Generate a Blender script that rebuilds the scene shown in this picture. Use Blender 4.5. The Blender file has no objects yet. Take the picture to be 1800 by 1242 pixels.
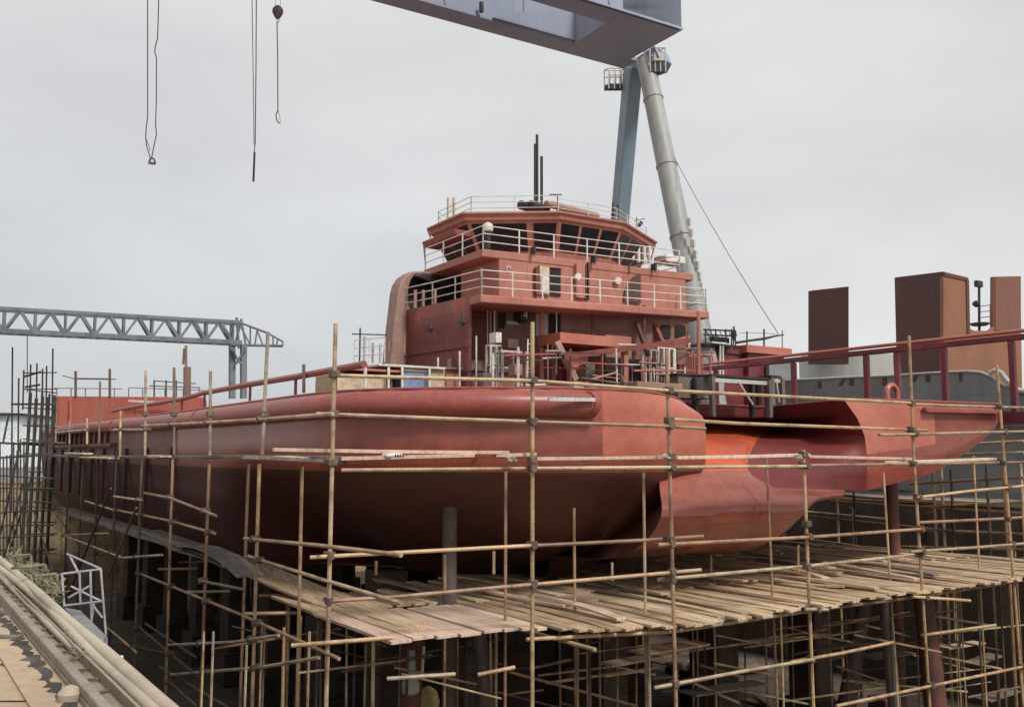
import bpy, bmesh, math, random
from mathutils import Vector, Matrix, noise
random.seed(11)
R = random.random
def U(a, b): return a + (b-a)*random.random()
# ---------------------------------------------------------------- units
# all dimensions below are in working units, eye level at z = 0; S metres per unit, dock floor at FLOOR
S = 1.5; FLOOR = -8.5; QUAY = -1.7
FPX = 1650.0; TH = math.atan(174/1650.0); CT, ST = math.cos(TH), math.sin(TH)
AX = math.radians(34.0)
fw = Vector((-math.sin(AX), math.cos(AX), 0))      # forward along the ship
rt = Vector((math.cos(AX), math.sin(AX), 0))       # across the ship, to starboard
R0 = Vector((-3.5, 18.7, 0))
UP = Vector((0, 0, 1))
def W(u, v, z=0): return R0 + fw*u + rt*v + UP*z
def uv(p):
    d = p - R0; return d.dot(fw), d.dot(rt)
def ray(px, py):
    dx = (px-900)/FPX; dy = (621-py)/FPX
    return Vector((dx, CT - dy*ST, ST + dy*CT))
def at(px, py, Y):
    r = ray(px, py); return r*(Y/r.y)
def onz(px, py, z):
    r = ray(px, py); return r*(z/r.z)
def onpl(px, py, A, B):
    r = ray(px, py); n = Vector((-(B-A).y, (B-A).x, 0))
    return r*(A.dot(n)/r.dot(n))
def onv(px, py, v): return onpl(px, py, W(0, v), W(10, v))
def onu(px, py, u): return onpl(px, py, W(u, 0), W(u, 10))
def T(p): return Vector((p.x*S, p.y*S, (p.z-FLOOR)*S))
# ---------------------------------------------------------------- materials
def mat(name, c, c2=None, c3=None, rough=.6, nscale=.5, stretch=1.0, bump=.0, metal=0., rnd=None, fine=.25, plates=None, grain=None, spec=None, streak=None):
    m = bpy.data.materials.new(name); m.use_nodes = True
    nt = m.node_tree; N = nt.nodes; L = nt.links
    b = N['Principled BSDF']; b.inputs['Roughness'].default_value = rough; b.inputs['Metallic'].default_value = metal
    if spec is not None: b.inputs['Specular IOR Level'].default_value = spec
    geo = N.new('ShaderNodeNewGeometry'); mp = N.new('ShaderNodeMapping'); mp.vector_type = 'POINT'
    L.new(geo.outputs['Position'], mp.inputs[0])
    mp.inputs['Rotation'].default_value = (0, 0, -AX)
    mr0 = mp; mp = N.new('ShaderNodeMapping'); L.new(mr0.outputs[0], mp.inputs[0])
    mp.inputs['Scale'].default_value = grain or (1, 1, stretch)
    n1 = N.new('ShaderNodeTexNoise'); n1.inputs['Scale'].default_value = nscale; n1.inputs['Detail'].default_value = 6; n1.inputs['Roughness'].default_value = .6
    L.new(mp.outputs[0], n1.inputs['Vector'])
    rp = N.new('ShaderNodeValToRGB'); L.new(n1.outputs['Fac'], rp.inputs[0])
    c2 = c2 or tuple(x*.8 for x in c)
    e = rp.color_ramp.elements; e[0].position = .36; e[0].color = (*c2, 1); e[1].position = .56; e[1].color = (*c, 1)
    if c3: q = e.new(.7); q.color = (*c3, 1)
    col = rp.outputs[0]
    n2 = N.new('ShaderNodeTexNoise'); n2.inputs['Scale'].default_value = nscale*14; n2.inputs['Detail'].default_value = 5
    L.new(mp.outputs[0], n2.inputs['Vector'])
    mr = N.new('ShaderNodeMapRange'); mr.inputs['From Min'].default_value = .3; mr.inputs['From Max'].default_value = .7
    mr.inputs['To Min'].default_value = 1-fine; mr.inputs['To Max'].default_value = 1+fine
    L.new(n2.outputs['Fac'], mr.inputs[0])
    mx = N.new('ShaderNodeMix'); mx.data_type = 'RGBA'; mx.blend_type = 'MULTIPLY'; mx.inputs[0].default_value = 1
    L.new(col, mx.inputs[6]); L.new(mr.outputs[0], mx.inputs[7]); col = mx.outputs[2]
    if rnd:
        oi = N.new('ShaderNodeObjectInfo'); r2 = N.new('ShaderNodeValToRGB'); L.new(oi.outputs['Random'], r2.inputs[0])
        r2.color_ramp.elements[0].color = (*rnd[0], 1); r2.color_ramp.elements[1].color = (*rnd[-1], 1)
        for i, q in enumerate(rnd[1:-1]):
            ee = r2.color_ramp.elements.new((i+1)/(len(rnd)-1)); ee.color = (*q, 1)
        m2 = N.new('ShaderNodeMix'); m2.data_type = 'RGBA'; m2.blend_type = 'MULTIPLY'; m2.inputs[0].default_value = 1
        L.new(col, m2.inputs[6]); L.new(r2.outputs[0], m2.inputs[7]); col = m2.outputs[2]
    hgt = n2.outputs['Fac']
    if plates:
        sep = N.new('ShaderNodeSeparateXYZ'); L.new(mp.outputs[0], sep.inputs[0])
        ad = N.new('ShaderNodeMath'); ad.operation = 'ADD'; L.new(sep.outputs[0], ad.inputs[0]); L.new(sep.outputs[1], ad.inputs[1])
        zz = N.new('ShaderNodeMath'); zz.operation = 'DIVIDE'; zz.inputs[1].default_value = stretch; L.new(sep.outputs[2], zz.inputs[0])
        cb = N.new('ShaderNodeCombineXYZ'); L.new(ad.outputs[0], cb.inputs[0]); L.new(zz.outputs[0], cb.inputs[1])
        br = N.new('ShaderNodeTexBrick'); br.inputs['Scale'].default_value = 1; br.inputs['Brick Width'].default_value = plates[0]; br.inputs['Row Height'].default_value = plates[1]
        br.inputs['Mortar Size'].default_value = .02; br.inputs['Mortar Smooth'].default_value = .6
        br.inputs['Color1'].default_value = (1, 1, 1, 1); br.inputs['Color2'].default_value = (.86, .88, .9, 1); br.inputs['Mortar'].default_value = (.6, .57, .55, 1)
        L.new(cb.outputs[0], br.inputs['Vector'])
        m3 = N.new('ShaderNodeMix'); m3.data_type = 'RGBA'; m3.blend_type = 'MULTIPLY'; m3.inputs[0].default_value = 1
        L.new(col, m3.inputs[6]); L.new(br.outputs[0], m3.inputs[7]); col = m3.outputs[2]
    if streak:
        m5 = N.new('ShaderNodeMapping'); L.new(mr0.outputs[0], m5.inputs[0]); m5.inputs['Scale'].default_value = (2.6, 2.6, .16)
        n5 = N.new('ShaderNodeTexNoise'); n5.inputs['Scale'].default_value = 1.1; n5.inputs['Detail'].default_value = 7; n5.inputs['Roughness'].default_value = .68; L.new(m5.outputs[0], n5.inputs['Vector'])
        r5 = N.new('ShaderNodeMapRange'); r5.inputs['From Min'].default_value = .54; r5.inputs['From Max'].default_value = .74; r5.inputs['To Max'].default_value = streak[1]; L.new(n5.outputs['Fac'], r5.inputs[0])
        n6 = N.new('ShaderNodeTexNoise'); n6.inputs['Scale'].default_value = .28; n6.inputs['Detail'].default_value = 3; L.new(mr0.outputs[0], n6.inputs['Vector'])
        r6 = N.new('ShaderNodeMapRange'); r6.inputs['From Min'].default_value = .4; r6.inputs['From Max'].default_value = .65; L.new(n6.outputs['Fac'], r6.inputs[0])
        mu = N.new('ShaderNodeMath'); mu.operation = 'MULTIPLY'; L.new(r5.outputs[0], mu.inputs[0]); L.new(r6.outputs[0], mu.inputs[1])
        mz = N.new('ShaderNodeMix'); mz.data_type = 'RGBA'; L.new(mu.outputs[0], mz.inputs[0]); L.new(col, mz.inputs[6]); mz.inputs[7].default_value = (*streak[0], 1); col = mz.outputs[2]
        # pale scuffs
        n7 = N.new('ShaderNodeTexNoise'); n7.inputs['Scale'].default_value = 3.2; n7.inputs['Detail'].default_value = 8; n7.inputs['Roughness'].default_value = .75; L.new(mr0.outputs[0], n7.inputs['Vector'])
        r7 = N.new('ShaderNodeMapRange'); r7.inputs['From Min'].default_value = .64; r7.inputs['From Max'].default_value = .72; r7.inputs['To Max'].default_value = .4; L.new(n7.outputs['Fac'], r7.inputs[0])
        my = N.new('ShaderNodeMix'); my.data_type = 'RGBA'; L.new(r7.outputs[0], my.inputs[0]); L.new(col, my.inputs[6]); my.inputs[7].default_value = (*[min(.6, q*1.35+.03) for q in c], 1); col = my.outputs[2]
    L.new(col, b.inputs['Base Color'])
    if rough < .7:
        m4 = N.new('ShaderNodeMapRange'); m4.inputs['To Min'].default_value = rough-.12; m4.inputs['To Max'].default_value = rough+.15
        L.new(n1.outputs['Fac'], m4.inputs[0]); L.new(m4.outputs[0], b.inputs['Roughness'])
    if bump:
        bp = N.new('ShaderNodeBump'); bp.inputs['Strength'].default_value = bump; bp.inputs['Distance'].default_value = .06
        L.new(hgt, bp.inputs['Height']); L.new(bp.outputs[0], b.inputs['Normal'])
    return m
M = {}
M['hull'] = mat('hull primer', (.33, .085, .052), (.235, .066, .050), (.44, .10, .04), rough=.25, spec=.55, streak=((.11, .05, .035), .55), nscale=.16, stretch=1.6, fine=.14, plates=(7.5, 2.1), bump=.05)
M['hull_low'] = mat('shade darkened lower hull primer', (.105, .030, .022), (.07, .025, .02), (.13, .038, .025), rough=.6, nscale=.2, stretch=.8, fine=.15, plates=(7.5, 2.1))  # shade under the hull is put into this dark colour
M['hull_side'] = mat('grey brown hull side primer', (.20, .10, .082), (.15, .075, .065), (.26, .125, .10), streak=((.09, .055, .04), .6), rough=.6, nscale=.3, stretch=.7, fine=.2, plates=(4.2, 2.1))  # greyer brown than the main hull primer
M['notch'] = mat('maroon notch wall', (.17, .030, .026), (.12, .026, .025), rough=.5, nscale=.3, fine=.1, spec=.3)  # deeper red than the hull around the notch
M['hull_orange'] = mat('orange primer', (.50, .085, .026), (.36, .066, .03), rough=.45, streak=((.2, .05, .03), .4), nscale=.4, fine=.12)
M['hull_pink'] = mat('pink primer and painted sheen', (.45, .14, .095), (.38, .105, .07), (.51, .18, .13), rough=.25, spec=.55, nscale=.3, fine=.08, streak=((.26, .09, .06), .4))  # pink primer; on the hull lobes it also carries sky sheen as colour
M['house'] = mat('house primer', (.45, .195, .148), (.38, .15, .115), (.50, .225, .175), spec=.3, streak=((.2, .095, .06), .5), rough=.6, nscale=.22, stretch=.6, fine=.1, plates=(4.2, 1.5), bump=.05)
M['house_low'] = mat('shade darkened lower house primer', (.29, .145, .115), (.2, .10, .085), (.35, .18, .145), rough=.65, nscale=.35, stretch=.5, fine=.14, plates=(3.4, 1.6), spec=.3)  # deck overhang shade is mixed into the lower wall colour
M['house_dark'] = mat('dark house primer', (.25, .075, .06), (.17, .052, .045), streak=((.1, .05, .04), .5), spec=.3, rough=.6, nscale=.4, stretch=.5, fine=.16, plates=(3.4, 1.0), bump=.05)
M['fender'] = mat('fender pipe paint', (.30, .07, .055), (.24, .07, .06), (.38, .12, .10), rough=.38, nscale=.35, fine=.15)
M['casing'] = mat('casing shell paint', (.32, .205, .165), (.26, .15, .12), rough=.6, nscale=.3, fine=.1)
M['glass'] = mat('dark window', (.012, .012, .014), (.02, .02, .024), rough=.18, nscale=.6, spec=.35)
M['dark'] = mat('dark opening', (.012, .009, .009), (.02, .014, .013), rough=.8, nscale=1)
M['white'] = mat('white rail paint', (.74, .71, .66), (.55, .5, .45), rough=.5, nscale=1.2, fine=.1)
M['palewhite'] = mat('pale panel', (.62, .6, .56), (.48, .46, .42), rough=.6, nscale=.8)
M['pipe'] = mat('scaffold tube', (1, 1, 1), (.55, .5, .45), rough=.5, nscale=1.6, fine=.25, rnd=[(.56, .38, .2), (.34, .2, .13), (.58, .45, .24), (.36, .3, .25), (.62, .42, .23), (.28, .16, .11), (.5, .42, .26)])
M['pipedark'] = mat('dark scaffold tube', (1, 1, 1), (.6, .55, .5), rough=.6, nscale=1.6, fine=.25, rnd=[(.10, .075, .06), (.05, .04, .04), (.15, .11, .085), (.22, .15, .11)])
M['lattice'] = mat('sooty tube', (.06, .05, .043), (.03, .026, .023), (.13, .10, .08), rough=.7, nscale=1.2)
M['clamp'] = mat('rusty clamp', (.10, .07, .055), (.2, .13, .09), rough=.7, nscale=4)
M['wood'] = mat('weathered board', (1, 1, 1), (.62, .57, .52), (1.15, 1.1, 1.05), rough=.85, nscale=1.3, grain=(11, .7, 6), fine=.3, bump=.35, rnd=[(.62, .46, .29), (.48, .35, .22), (.70, .54, .37), (.34, .24, .155), (.64, .50, .34)])
M['woodpale'] = mat('pale board', (1, 1, 1), (.72, .68, .66), rough=.8, nscale=1.1, grain=(8, .6, 6), fine=.2, bump=.25, rnd=[(.70, .53, .40), (.64, .46, .36), (.74, .61, .46)])
M['woodgrey'] = mat('grey board', (.2, .165, .14), (.12, .1, .085), (.27, .23, .19), rough=.85, nscale=1.1, grain=(8, .8, 8), fine=.3, bump=.3)
M['crane'] = mat('crane grey paint', (.32, .36, .46), (.28, .315, .40), (.36, .40, .50), streak=((.13, .12, .12), .35), rough=.5, nscale=.12, stretch=.4, fine=.06, plates=(9, 50))
M['crane_blue'] = mat('crane blue leg paint', (.24, .33, .40), (.19, .27, .33), streak=((.12, .14, .15), .4), rough=.5, nscale=.2, stretch=.3, fine=.08)
M['crane_leg'] = mat('crane leg grey paint', (.34, .35, .34), (.24, .25, .25), (.44, .44, .42), streak=((.16, .14, .12), .5), rough=.5, nscale=.25, stretch=.3, fine=.1)
M['truss'] = mat('truss blue grey', (.17, .185, .22), (.11, .12, .15), rough=.6, nscale=.5)
M['black'] = mat('black steel', (.022, .021, .022), (.04, .036, .034), rough=.55, nscale=1)
M['grey'] = mat('grey hull paint', (.22, .225, .225), (.17, .175, .175), (.26, .26, .255), streak=((.12, .09, .07), .5), rough=.55, nscale=.2, stretch=.7, fine=.1, plates=(5, 2))
M['tank'] = mat('pale tank paint', (.44, .45, .42), (.34, .36, .33), rough=.6, nscale=.3, stretch=.3, fine=.08)
M['brown'] = mat('brown primer', (.11, .045, .036), (.085, .037, .032), streak=((.12, .06, .04), .5), rough=.65, nscale=.3, stretch=.4, fine=.12, plates=(6, 2.6))
M['rust'] = mat('rust orange primer', (.27, .115, .06), (.2, .085, .05), streak=((.1, .05, .035), .5), rough=.65, nscale=.3, stretch=.4, fine=.12)
M['tower'] = mat('tower red brown primer', (.20, .075, .052), (.155, .06, .043), streak=((.12, .05, .035), .5), rough=.65, nscale=.3, stretch=.4, fine=.12)
M['redblock'] = mat('red block primer', (.47, .135, .095), (.39, .11, .08), streak=((.25, .1, .07), .4), rough=.65, nscale=.3, stretch=.4, fine=.1, plates=(3.3, 3))
M['maroon'] = mat('maroon beam paint', (.19, .035, .045), (.13, .028, .035), (.27, .07, .07), rough=.45, nscale=.4, fine=.12)
M['floor'] = mat('dock floor mud', (.12, .092, .07), (.075, .057, .044), (.19, .15, .115), rough=.9, nscale=.25, fine=.35, bump=.4)
M['ground'] = mat('grey yard', (.20, .185, .165), (.14, .13, .115), rough=.95, nscale=.2, fine=.3, bump=.3)
M['quay'] = mat('quay concrete', (.42, .315, .21), (.35, .26, .175), (.47, .36, .25), rough=.9, nscale=.35, fine=.12, bump=.15)
M['mud'] = mat('dark dirt', (.075, .06, .05), (.04, .034, .03), (.13, .105, .085), rough=.95, nscale=1.6, fine=.4, bump=.6)
M['wall'] = mat('dock wall concrete', (.12, .094, .076), (.07, .055, .046), (.17, .135, .11), rough=.9, nscale=.3, stretch=.4, fine=.2, bump=.2)
M['wallpale'] = mat('pale dock wall', (.42, .33, .2), (.27, .2, .13), rough=.9, nscale=.6, fine=.3)
M['railsteel'] = mat('worn rail steel', (.27, .23, .17), (.18, .15, .11), rough=.6, nscale=1, fine=.2)
M['hose'] = mat('pale hose', (.46, .40, .30), (.36, .30, .22), rough=.65, nscale=.35, fine=.07)
M['olive'] = mat('olive debris', (.24, .22, .14), (.10, .09, .06), (.40, .36, .26), rough=.9, nscale=3, fine=.3)
M['frame'] = mat('pale gangway tube', (.42, .40, .44), (.28, .26, .3), rough=.5, nscale=2)
M['blue'] = mat('blue crate paint', (.20, .30, .50), (.15, .22, .38), rough=.6, nscale=1)
M['cream'] = mat('cream crate', (.55, .46, .32), (.42, .34, .23), rough=.7, nscale=.8)
M['shed'] = mat('white shed', (.78, .84, .86), (.66, .74, .78), rough=.7, nscale=.2)
M['cloth'] = mat('dark work clothes', (.018, .02, .026), (.03, .03, .035), rough=.9, nscale=6)
M['skin'] = mat('skin', (.40, .24, .17), rough=.6)
M['hairm'] = mat('dark hair', (.012, .01, .009), rough=.7)
M['yellow'] = mat('yellow bag', (.52, .45, .18), (.38, .31, .13), rough=.8, nscale=2)
M['prop'] = mat('shoring steel', (.15, .12, .105), (.09, .07, .065), (.2, .16, .14), rough=.7, nscale=.8, stretch=.4, fine=.2)
M['propred'] = mat('red shoring', (.15, .06, .045), (.09, .045, .04), rough=.7, nscale=.8, fine=.2)
M['rag'] = mat('dirty rag', (.42, .37, .31), (.2, .17, .14), rough=.9, nscale=5)
M['timber_dark'] = mat('dark timber', (.11, .08, .06), (.06, .045, .035), rough=.9, nscale=1, fine=.3)
M['block'] = mat('keel block', (.09, .07, .055), (.05, .04, .033), rough=.9, nscale=1, fine=.3)
# ---------------------------------------------------------------- mesh builder
class MB:
    def __init__(s): s.v = []; s.f = []
    def add(s, vs, fs):
        o = len(s.v); s.v += [Vector(p) for p in vs]; s.f += [[i+o for i in f] for f in fs]; return s
    def tube(s, a, b, r, n=8, r2=None):
        a = Vector(a); b = Vector(b); d = (b-a)
        if d.length < 1e-6: return s
        d.normalize(); x = d.orthogonal().normalized(); y = d.cross(x); r2 = r if r2 is None else r2
        vs = [a + (x*math.cos(t)+y*math.sin(t))*r for t in [2*math.pi*i/n for i in range(n)]] + [b + (x*math.cos(t)+y*math.sin(t))*r2 for t in [2*math.pi*i/n for i in range(n)]]
        return s.add(vs, [[i, (i+1) % n, n+(i+1) % n, n+i] for i in range(n)] + [list(range(n))[::-1], list(range(n, 2*n))])
    def path(s, pts, r, n=8, taper=None):
        pts = [Vector(p) for p in pts]; vs = []; fs = []; x = None
        for i, p in enumerate(pts):
            d = (pts[min(i+1, len(pts)-1)] - pts[max(i-1, 0)]).normalized()
            if x is None: x = d.orthogonal().normalized()
            else: x = (x - d*x.dot(d)).normalized()
            y = d.cross(x); rr = r if taper is None else r*taper[i]
            vs += [p + (x*math.cos(2*math.pi*k/n)+y*math.sin(2*math.pi*k/n))*rr for k in range(n)]
        for i in range(len(pts)-1):
            for k in range(n): fs.append([i*n+k, i*n+(k+1) % n, (i+1)*n+(k+1) % n, (i+1)*n+k])
        fs += [list(range(n))[::-1], list(range((len(pts)-1)*n, len(pts)*n))]
        return s.add(vs, fs)
    def box(s, c, a, b, d):
        c = Vector(c); vs = [c + a*i + b*j + d*k for i in (-1, 1) for j in (-1, 1) for k in (-1, 1)]
        return s.add(vs, [[0, 1, 3, 2], [4, 6, 7, 5], [0, 4, 5, 1], [2, 3, 7, 6], [0, 2, 6, 4], [1, 5, 7, 3]])
    def beam(s, a, b, w, h, up=UP):
        a = Vector(a); b = Vector(b); d = (b-a); l = d.length; d.normalize()
        sd = d.cross(up); sd = sd.normalized() if sd.length > 1e-4 else d.orthogonal().normalized()
        u2 = sd.cross(d)
        return s.box((a+b)/2, d*l/2, sd*w/2, u2*h/2)
    def prism(s, pts, vec):
        n = len(pts); pts = [Vector(p) for p in pts]; vec = Vector(vec)
        return s.add(pts + [p+vec for p in pts], [list(range(n))[::-1], list(range(n, 2*n))] + [[i, (i+1) % n, n+(i+1) % n, n+i] for i in range(n)])
    def grid(s, rows, close=False):
        n = len(rows[0]); vs = [p for r in rows for p in r]; fs = []
        for i in range(len(rows)-1):
            for k in range(n-1): fs.append([i*n+k, i*n+k+1, (i+1)*n+k+1, (i+1)*n+k])
        return s.add(vs, fs)
    def lathe(s, base, prof, n=16, axis=UP):
        x = axis.orthogonal().normalized(); y = axis.cross(x); vs = []; fs = []
        for (r, h) in prof: vs += [base + axis*h + (x*math.cos(2*math.pi*k/n)+y*math.sin(2*math.pi*k/n))*r for k in range(n)]
        for i in range(len(prof)-1):
            for k in range(n): fs.append([i*n+k, i*n+(k+1) % n, (i+1)*n+(k+1) % n, (i+1)*n+k])
        fs += [list(range(n))[::-1], list(range((len(prof)-1)*n, len(prof)*n))]
        return s.add(vs, fs)
    def build(s, name, material, parent=None, smooth=False, bevel=0, angle=40):
        me = bpy.data.meshes.new(name)
        pts = [T(p) for p in s.v]
        if parent is None:
            mn = Vector([min(p[i] for p in pts) for i in range(3)]); mxx = Vector([max(p[i] for p in pts) for i in range(3)])
            org = Vector(((mn.x+mxx.x)/2, (mn.y+mxx.y)/2, mn.z))
        else: org = parent.get('_o') and Vector(parent['_o']) or Vector((0, 0, 0))
        me.from_pydata([p-org for p in pts], [], s.f); me.materials.append(material)
        bm = bmesh.new(); bm.from_mesh(me); bmesh.ops.recalc_face_normals(bm, faces=bm.faces); bm.to_mesh(me); bm.free()
        if smooth:
            me.polygons.foreach_set('use_smooth', [True]*len(me.polygons)); me.set_sharp_from_angle(angle=math.radians(angle))
        o = bpy.data.objects.new(name, me); bpy.context.scene.collection.objects.link(o)
        if parent is None: o.location = org
        else: o.parent = parent
        o['_o'] = tuple(org)
        if bevel:
            b = o.modifiers.new('bevel', 'BEVEL'); b.width = bevel*S; b.segments = 2; b.limit_method = 'ANGLE'
        return o
def thing(name, p, label, cat, group=None):
    o = bpy.data.objects.new(name, None); bpy.context.scene.collection.objects.link(o)
    o.location = T(p); o['_o'] = tuple(T(p)); o['label'] = label; o['category'] = cat; o.empty_display_size = .3
    if group: o['group'] = group
    return o
def tag(o, label, cat, group=None):
    o['label'] = label; o['category'] = cat
    if group: o['group'] = group
    return o
def struct(o): o['kind'] = 'structure'; return o
def lerp(a, b, t): return a + (b-a)*t
def patch(A, B, pts, t, off=.004):
    """polygon given in photo coordinates on the upright plane through plan points A, B; t thick, out of the wall"""
    n = Vector((-(B-A).y, (B-A).x, 0)).normalized()
    if n.dot(-A) < 0: n = -n
    return MB().prism([onpl(x, y, A, B) + n*off for x, y in pts], n*t)
def rect(x0, y0, x1, y1): return [(x0, y0), (x1, y0), (x1, y1), (x0, y1)]
# ================================================================ SETTING
def sheet(name, pts, m, kind=True):
    o = MB().add(pts, [list(range(len(pts)))]).build(name, m)
    if kind: struct(o)
    return o
DV0, DV1, DU0, DU1 = -6.0, 24.0, -40.0, 46.0
sheet('dock_floor', [W(DU0-.5, DV0-.5, FLOOR), W(DU1+.5, DV0-.5, FLOOR), W(DU1+.5, DV1+.5, FLOOR), W(DU0-.5, DV1+.5, FLOOR)], M['floor'])
Z = QUAY
g = MB()
BIG = 900
def q4(u0, v0, u1, v1, z): return [W(u0, v0, z), W(u1, v0, z), W(u1, v1, z), W(u0, v1, z)]
for r in ((DU0, DV1+.6, DU1+.6, BIG), (DU1+.6, -BIG, BIG, BIG), (-BIG, -BIG, DU0, BIG)): g.add(q4(r[0], r[1], r[2], r[3], Z), [[0, 1, 2, 3]])
struct(g.build('ground', M['ground']))
sheet('quay_pavement', q4(DU0, -BIG, DU1+.6, DV0-.6, Z), M['quay'])
def dockwall(a, b, label, m):
    d = (b-a).normalized(); n = Vector((-d.y, d.x, 0)); c = (W(5, 9)-a)
    if n.dot(c) < 0: n = -n
    t = thing('dock_wall', lerp(a, b, .5)+UP*FLOOR, label, 'wall')
    L = (b-a).length; mb = MB()
    mb.prism([a+UP*FLOOR, b+UP*FLOOR, b+UP*(Z-.12), a+UP*(Z-.12)], -n*.6); mb.build('wall_face', m, t)
    cp = MB().prism([a+UP*(Z-.12)+n*.05, b+UP*(Z-.12)+n*.05, b+UP*(Z+.02)+n*.05, a+UP*(Z+.02)+n*.05], -n*.65); cp.build('coping', M['quay'], t)
    st = MB(); k = 1.5
    while k < L-1:
        st.box(a+d*k+n*.12+UP*(FLOOR+3.2), d*.16, n*.12, UP*3.2); k += 3.4
    st.build('buttress', m, t)
dockwall(W(DU0, DV0), W(DU1, DV0), 'near dock wall of stained concrete below the quay edge', M['wall'])
dockwall(W(DU0, DV1), W(DU1, DV1), 'far dock wall of dark concrete behind the ship', M['wall'])
dockwall(W(DU1, DV0), W(DU1, DV1), 'pale sandy end wall closing the dock beyond the bow', M['wallpale'])
# quay edge fittings : dirt strip, crane rail, channel, hoses
def vq(px): return uv(onz(px, 1242, Z))[1]
v90, v142, v150, v168, v214 = vq(94), vq(142), vq(150), vq(168), vq(216)
UA, UB = -13.5, 44
dm = MB(); rows = []
for i in range(300):
    u = lerp(-12.5, 14, i/299); w = .22*noise.noise(Vector((u*1.3, 3, 0)))+.16*noise.noise(Vector((u*4.1, 7, 0)))+.06*noise.noise(Vector((u*13, 1, 0)))
    rows.append([W(u, v90-.05+w, Z+.004), W(u, lerp(v90, v142, .4), Z+.02+U(0, .012)), W(u, lerp(v90, v142, .8), Z+.016+U(0, .012)), W(u, v142+.02, Z+.012)])
o = struct(dm.grid(rows).build('dirt_strip', M['mud'], smooth=True))
t = thing('crane_rail', W(-8, v150, Z), 'long worn steel crane rail set along the quay edge', 'rail')
MB().box(W(15, (v142+v168)/2, Z+.03), fw*28.5, rt*(v168-v142)*.5, UP*.03).build('rail_base', M['railsteel'], t, bevel=.008)
MB().box(W(15, (v142+v168)/2, Z+.095), fw*28.5, rt*.035, UP*.035).build('rail_head', M['railsteel'], t, bevel=.012)
t = thing('cable_trough', W(-8, v168+.1, Z), 'olive cable trough with rungs beside the crane rail', 'trough')
MB().box(W(15, (v168+v214)/2, Z+.012), fw*28.5, rt*(v214-v168)*.5, UP*.012).build('trough_floor', M['railsteel'], t)
MB().box(W(15, v214, Z+.05), fw*28.5, rt*.012, UP*.05).build('trough_side', M['railsteel'], t)
u = -12.4
while u < 12: MB().tube(W(u, v168+.01, Z+.04), W(u+U(-.06, .06), v214-.01, Z+.045), .011, 6).build('rung', M['clamp'], t); u += U(.34, .5)
def hose(px, r, lab, m, dz=0, wob=.03, u0=-12.8, u1=40):
    v = vq(px); pts = []
    n = 60; ph = R()*6
    for i in range(n+1):
        u = lerp(u0, u1, i/n); pts.append(W(u, v + wob*math.sin(u*.5+ph)+wob*.5*math.sin(u*1.3+ph*2), Z+r+dz+.01+abs(.02*math.sin(u*.8+ph))))
    h = tag(MB().path(pts, r, 10).build('hose', m, smooth=True), lab, 'hose')
hose(223, .034, 'innermost pale hose lying beside the cable trough', M['hose'])
hose(238, .042, 'middle pale hose of the three along the quay edge', M['hose'], .03)
hose(258, .05, 'thickest pale pipe on the outer rim of the quay edge', M['hose'], .05, .012)
# ================================================================ SHIP
ship = thing('ship', W(8, 10, FLOOR), 'unfinished red primer ship in the dock with white railed superstructure', 'ship')
LZ = [1.25, .95, .5, .05, -.4, -.8, -1.3, -1.9, -2.5, -3.1]
ZT = lambda v: 1.22 + .16*max(0, min(1, v/19))
VZ = [1.22, .95, .5, .05, -.38, -.7, -1.1, -1.65, -2.35, -3.1]      # undercut counter
def mixc(a, b, t): return [tuple(lerp(x, y, t) for x, y in zip(p, q)) for p, q in zip(a, b)]
cols = []
for u in (40, 36, 30, 24, 18, 13, 10):
    ins = [0, 0, 0, .0, .03, .08, .15, .4, .8, 1.4]
    cols.append([(u, ins[k], (LZ[k] if k else 1.22)) for k in range(10)])
for u in (8, 6.8, 5.6, 4.4, 3.2, 2.2):
    a = min(1, max(0, (8-u)/3.6)); a = a*a*(3-2*a)
    ins = [0, 0, 0, .0, .03, .08, .15, .4, .8, 1.4]; iv = [0, 0, 0, .0, .1, .45, 1.05, 2.0, 3.3, 5.2]
    cols.append([(u+(.5*a*iv[k]), lerp(ins[k], iv[k], a), lerp(LZ[k] if k else 1.22, VZ[k], a)) for k in range(10)])
quarter = [(1.2, .02), (.3, .12), (-.5, .42), (-1.2, .95), (-1.8, 1.65), (-2.3, 2.45), (-2.62, 3.3), (-2.78, 4.2), (-2.8, 5.2)]
for i, (u, v) in enumerate(quarter):
    tgt = Vector((11, 10)); p = Vector((u, v)); d = (tgt-p).normalized()
    iv = [.06, .0, .0, .0, .1, .55, 1.4, 2.7, 4.3, 6.4]; io = [.06, .0, .0, .0, .08, .5, 1.2, 2.3, 3.9, 6.0]
    t_ = max(0, min(1, (v-2.0)/2.2)); t_ = t_*t_*(3-2*t_); c = []
    for k in range(10):
        q = p + d*lerp(iv[k], io[k], t_); c.append((q.x, q.y, lerp(VZ[k], LZ[k], t_) if k else ZT(v)))
    cols.append(c)
us = [-2.72, -2.8, -2.8, -2.8, -2.72, -2.45, -1.9, -1.0, .4, 2.4]
cols.append([(us[k], 6.0, LZ[k] if k else 1.24) for k in range(10)])
us = [-2.55, -2.78, -2.8, -2.8, -2.72, -2.4, -1.8, -1.0, 0, 1.6]
cols.append([(us[k], 6.8, (LZ[k] if k else 1.17)) for k in range(10)])
us = [-2.45, -2.74, -2.8, -2.8, -2.72, -2.3, -1.7, -1.0, 0, 1.4]; vs_ = [7.15, 7.38, 7.42, 7.42, 7.38, 7.1, 6.7, 6.3, 6.2, 6.2]
cols.append([(us[k], vs_[k], (LZ[k] if k > 1 else (1.05, .8)[k])) for k in range(10)])
nlobe = len(cols)
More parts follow.
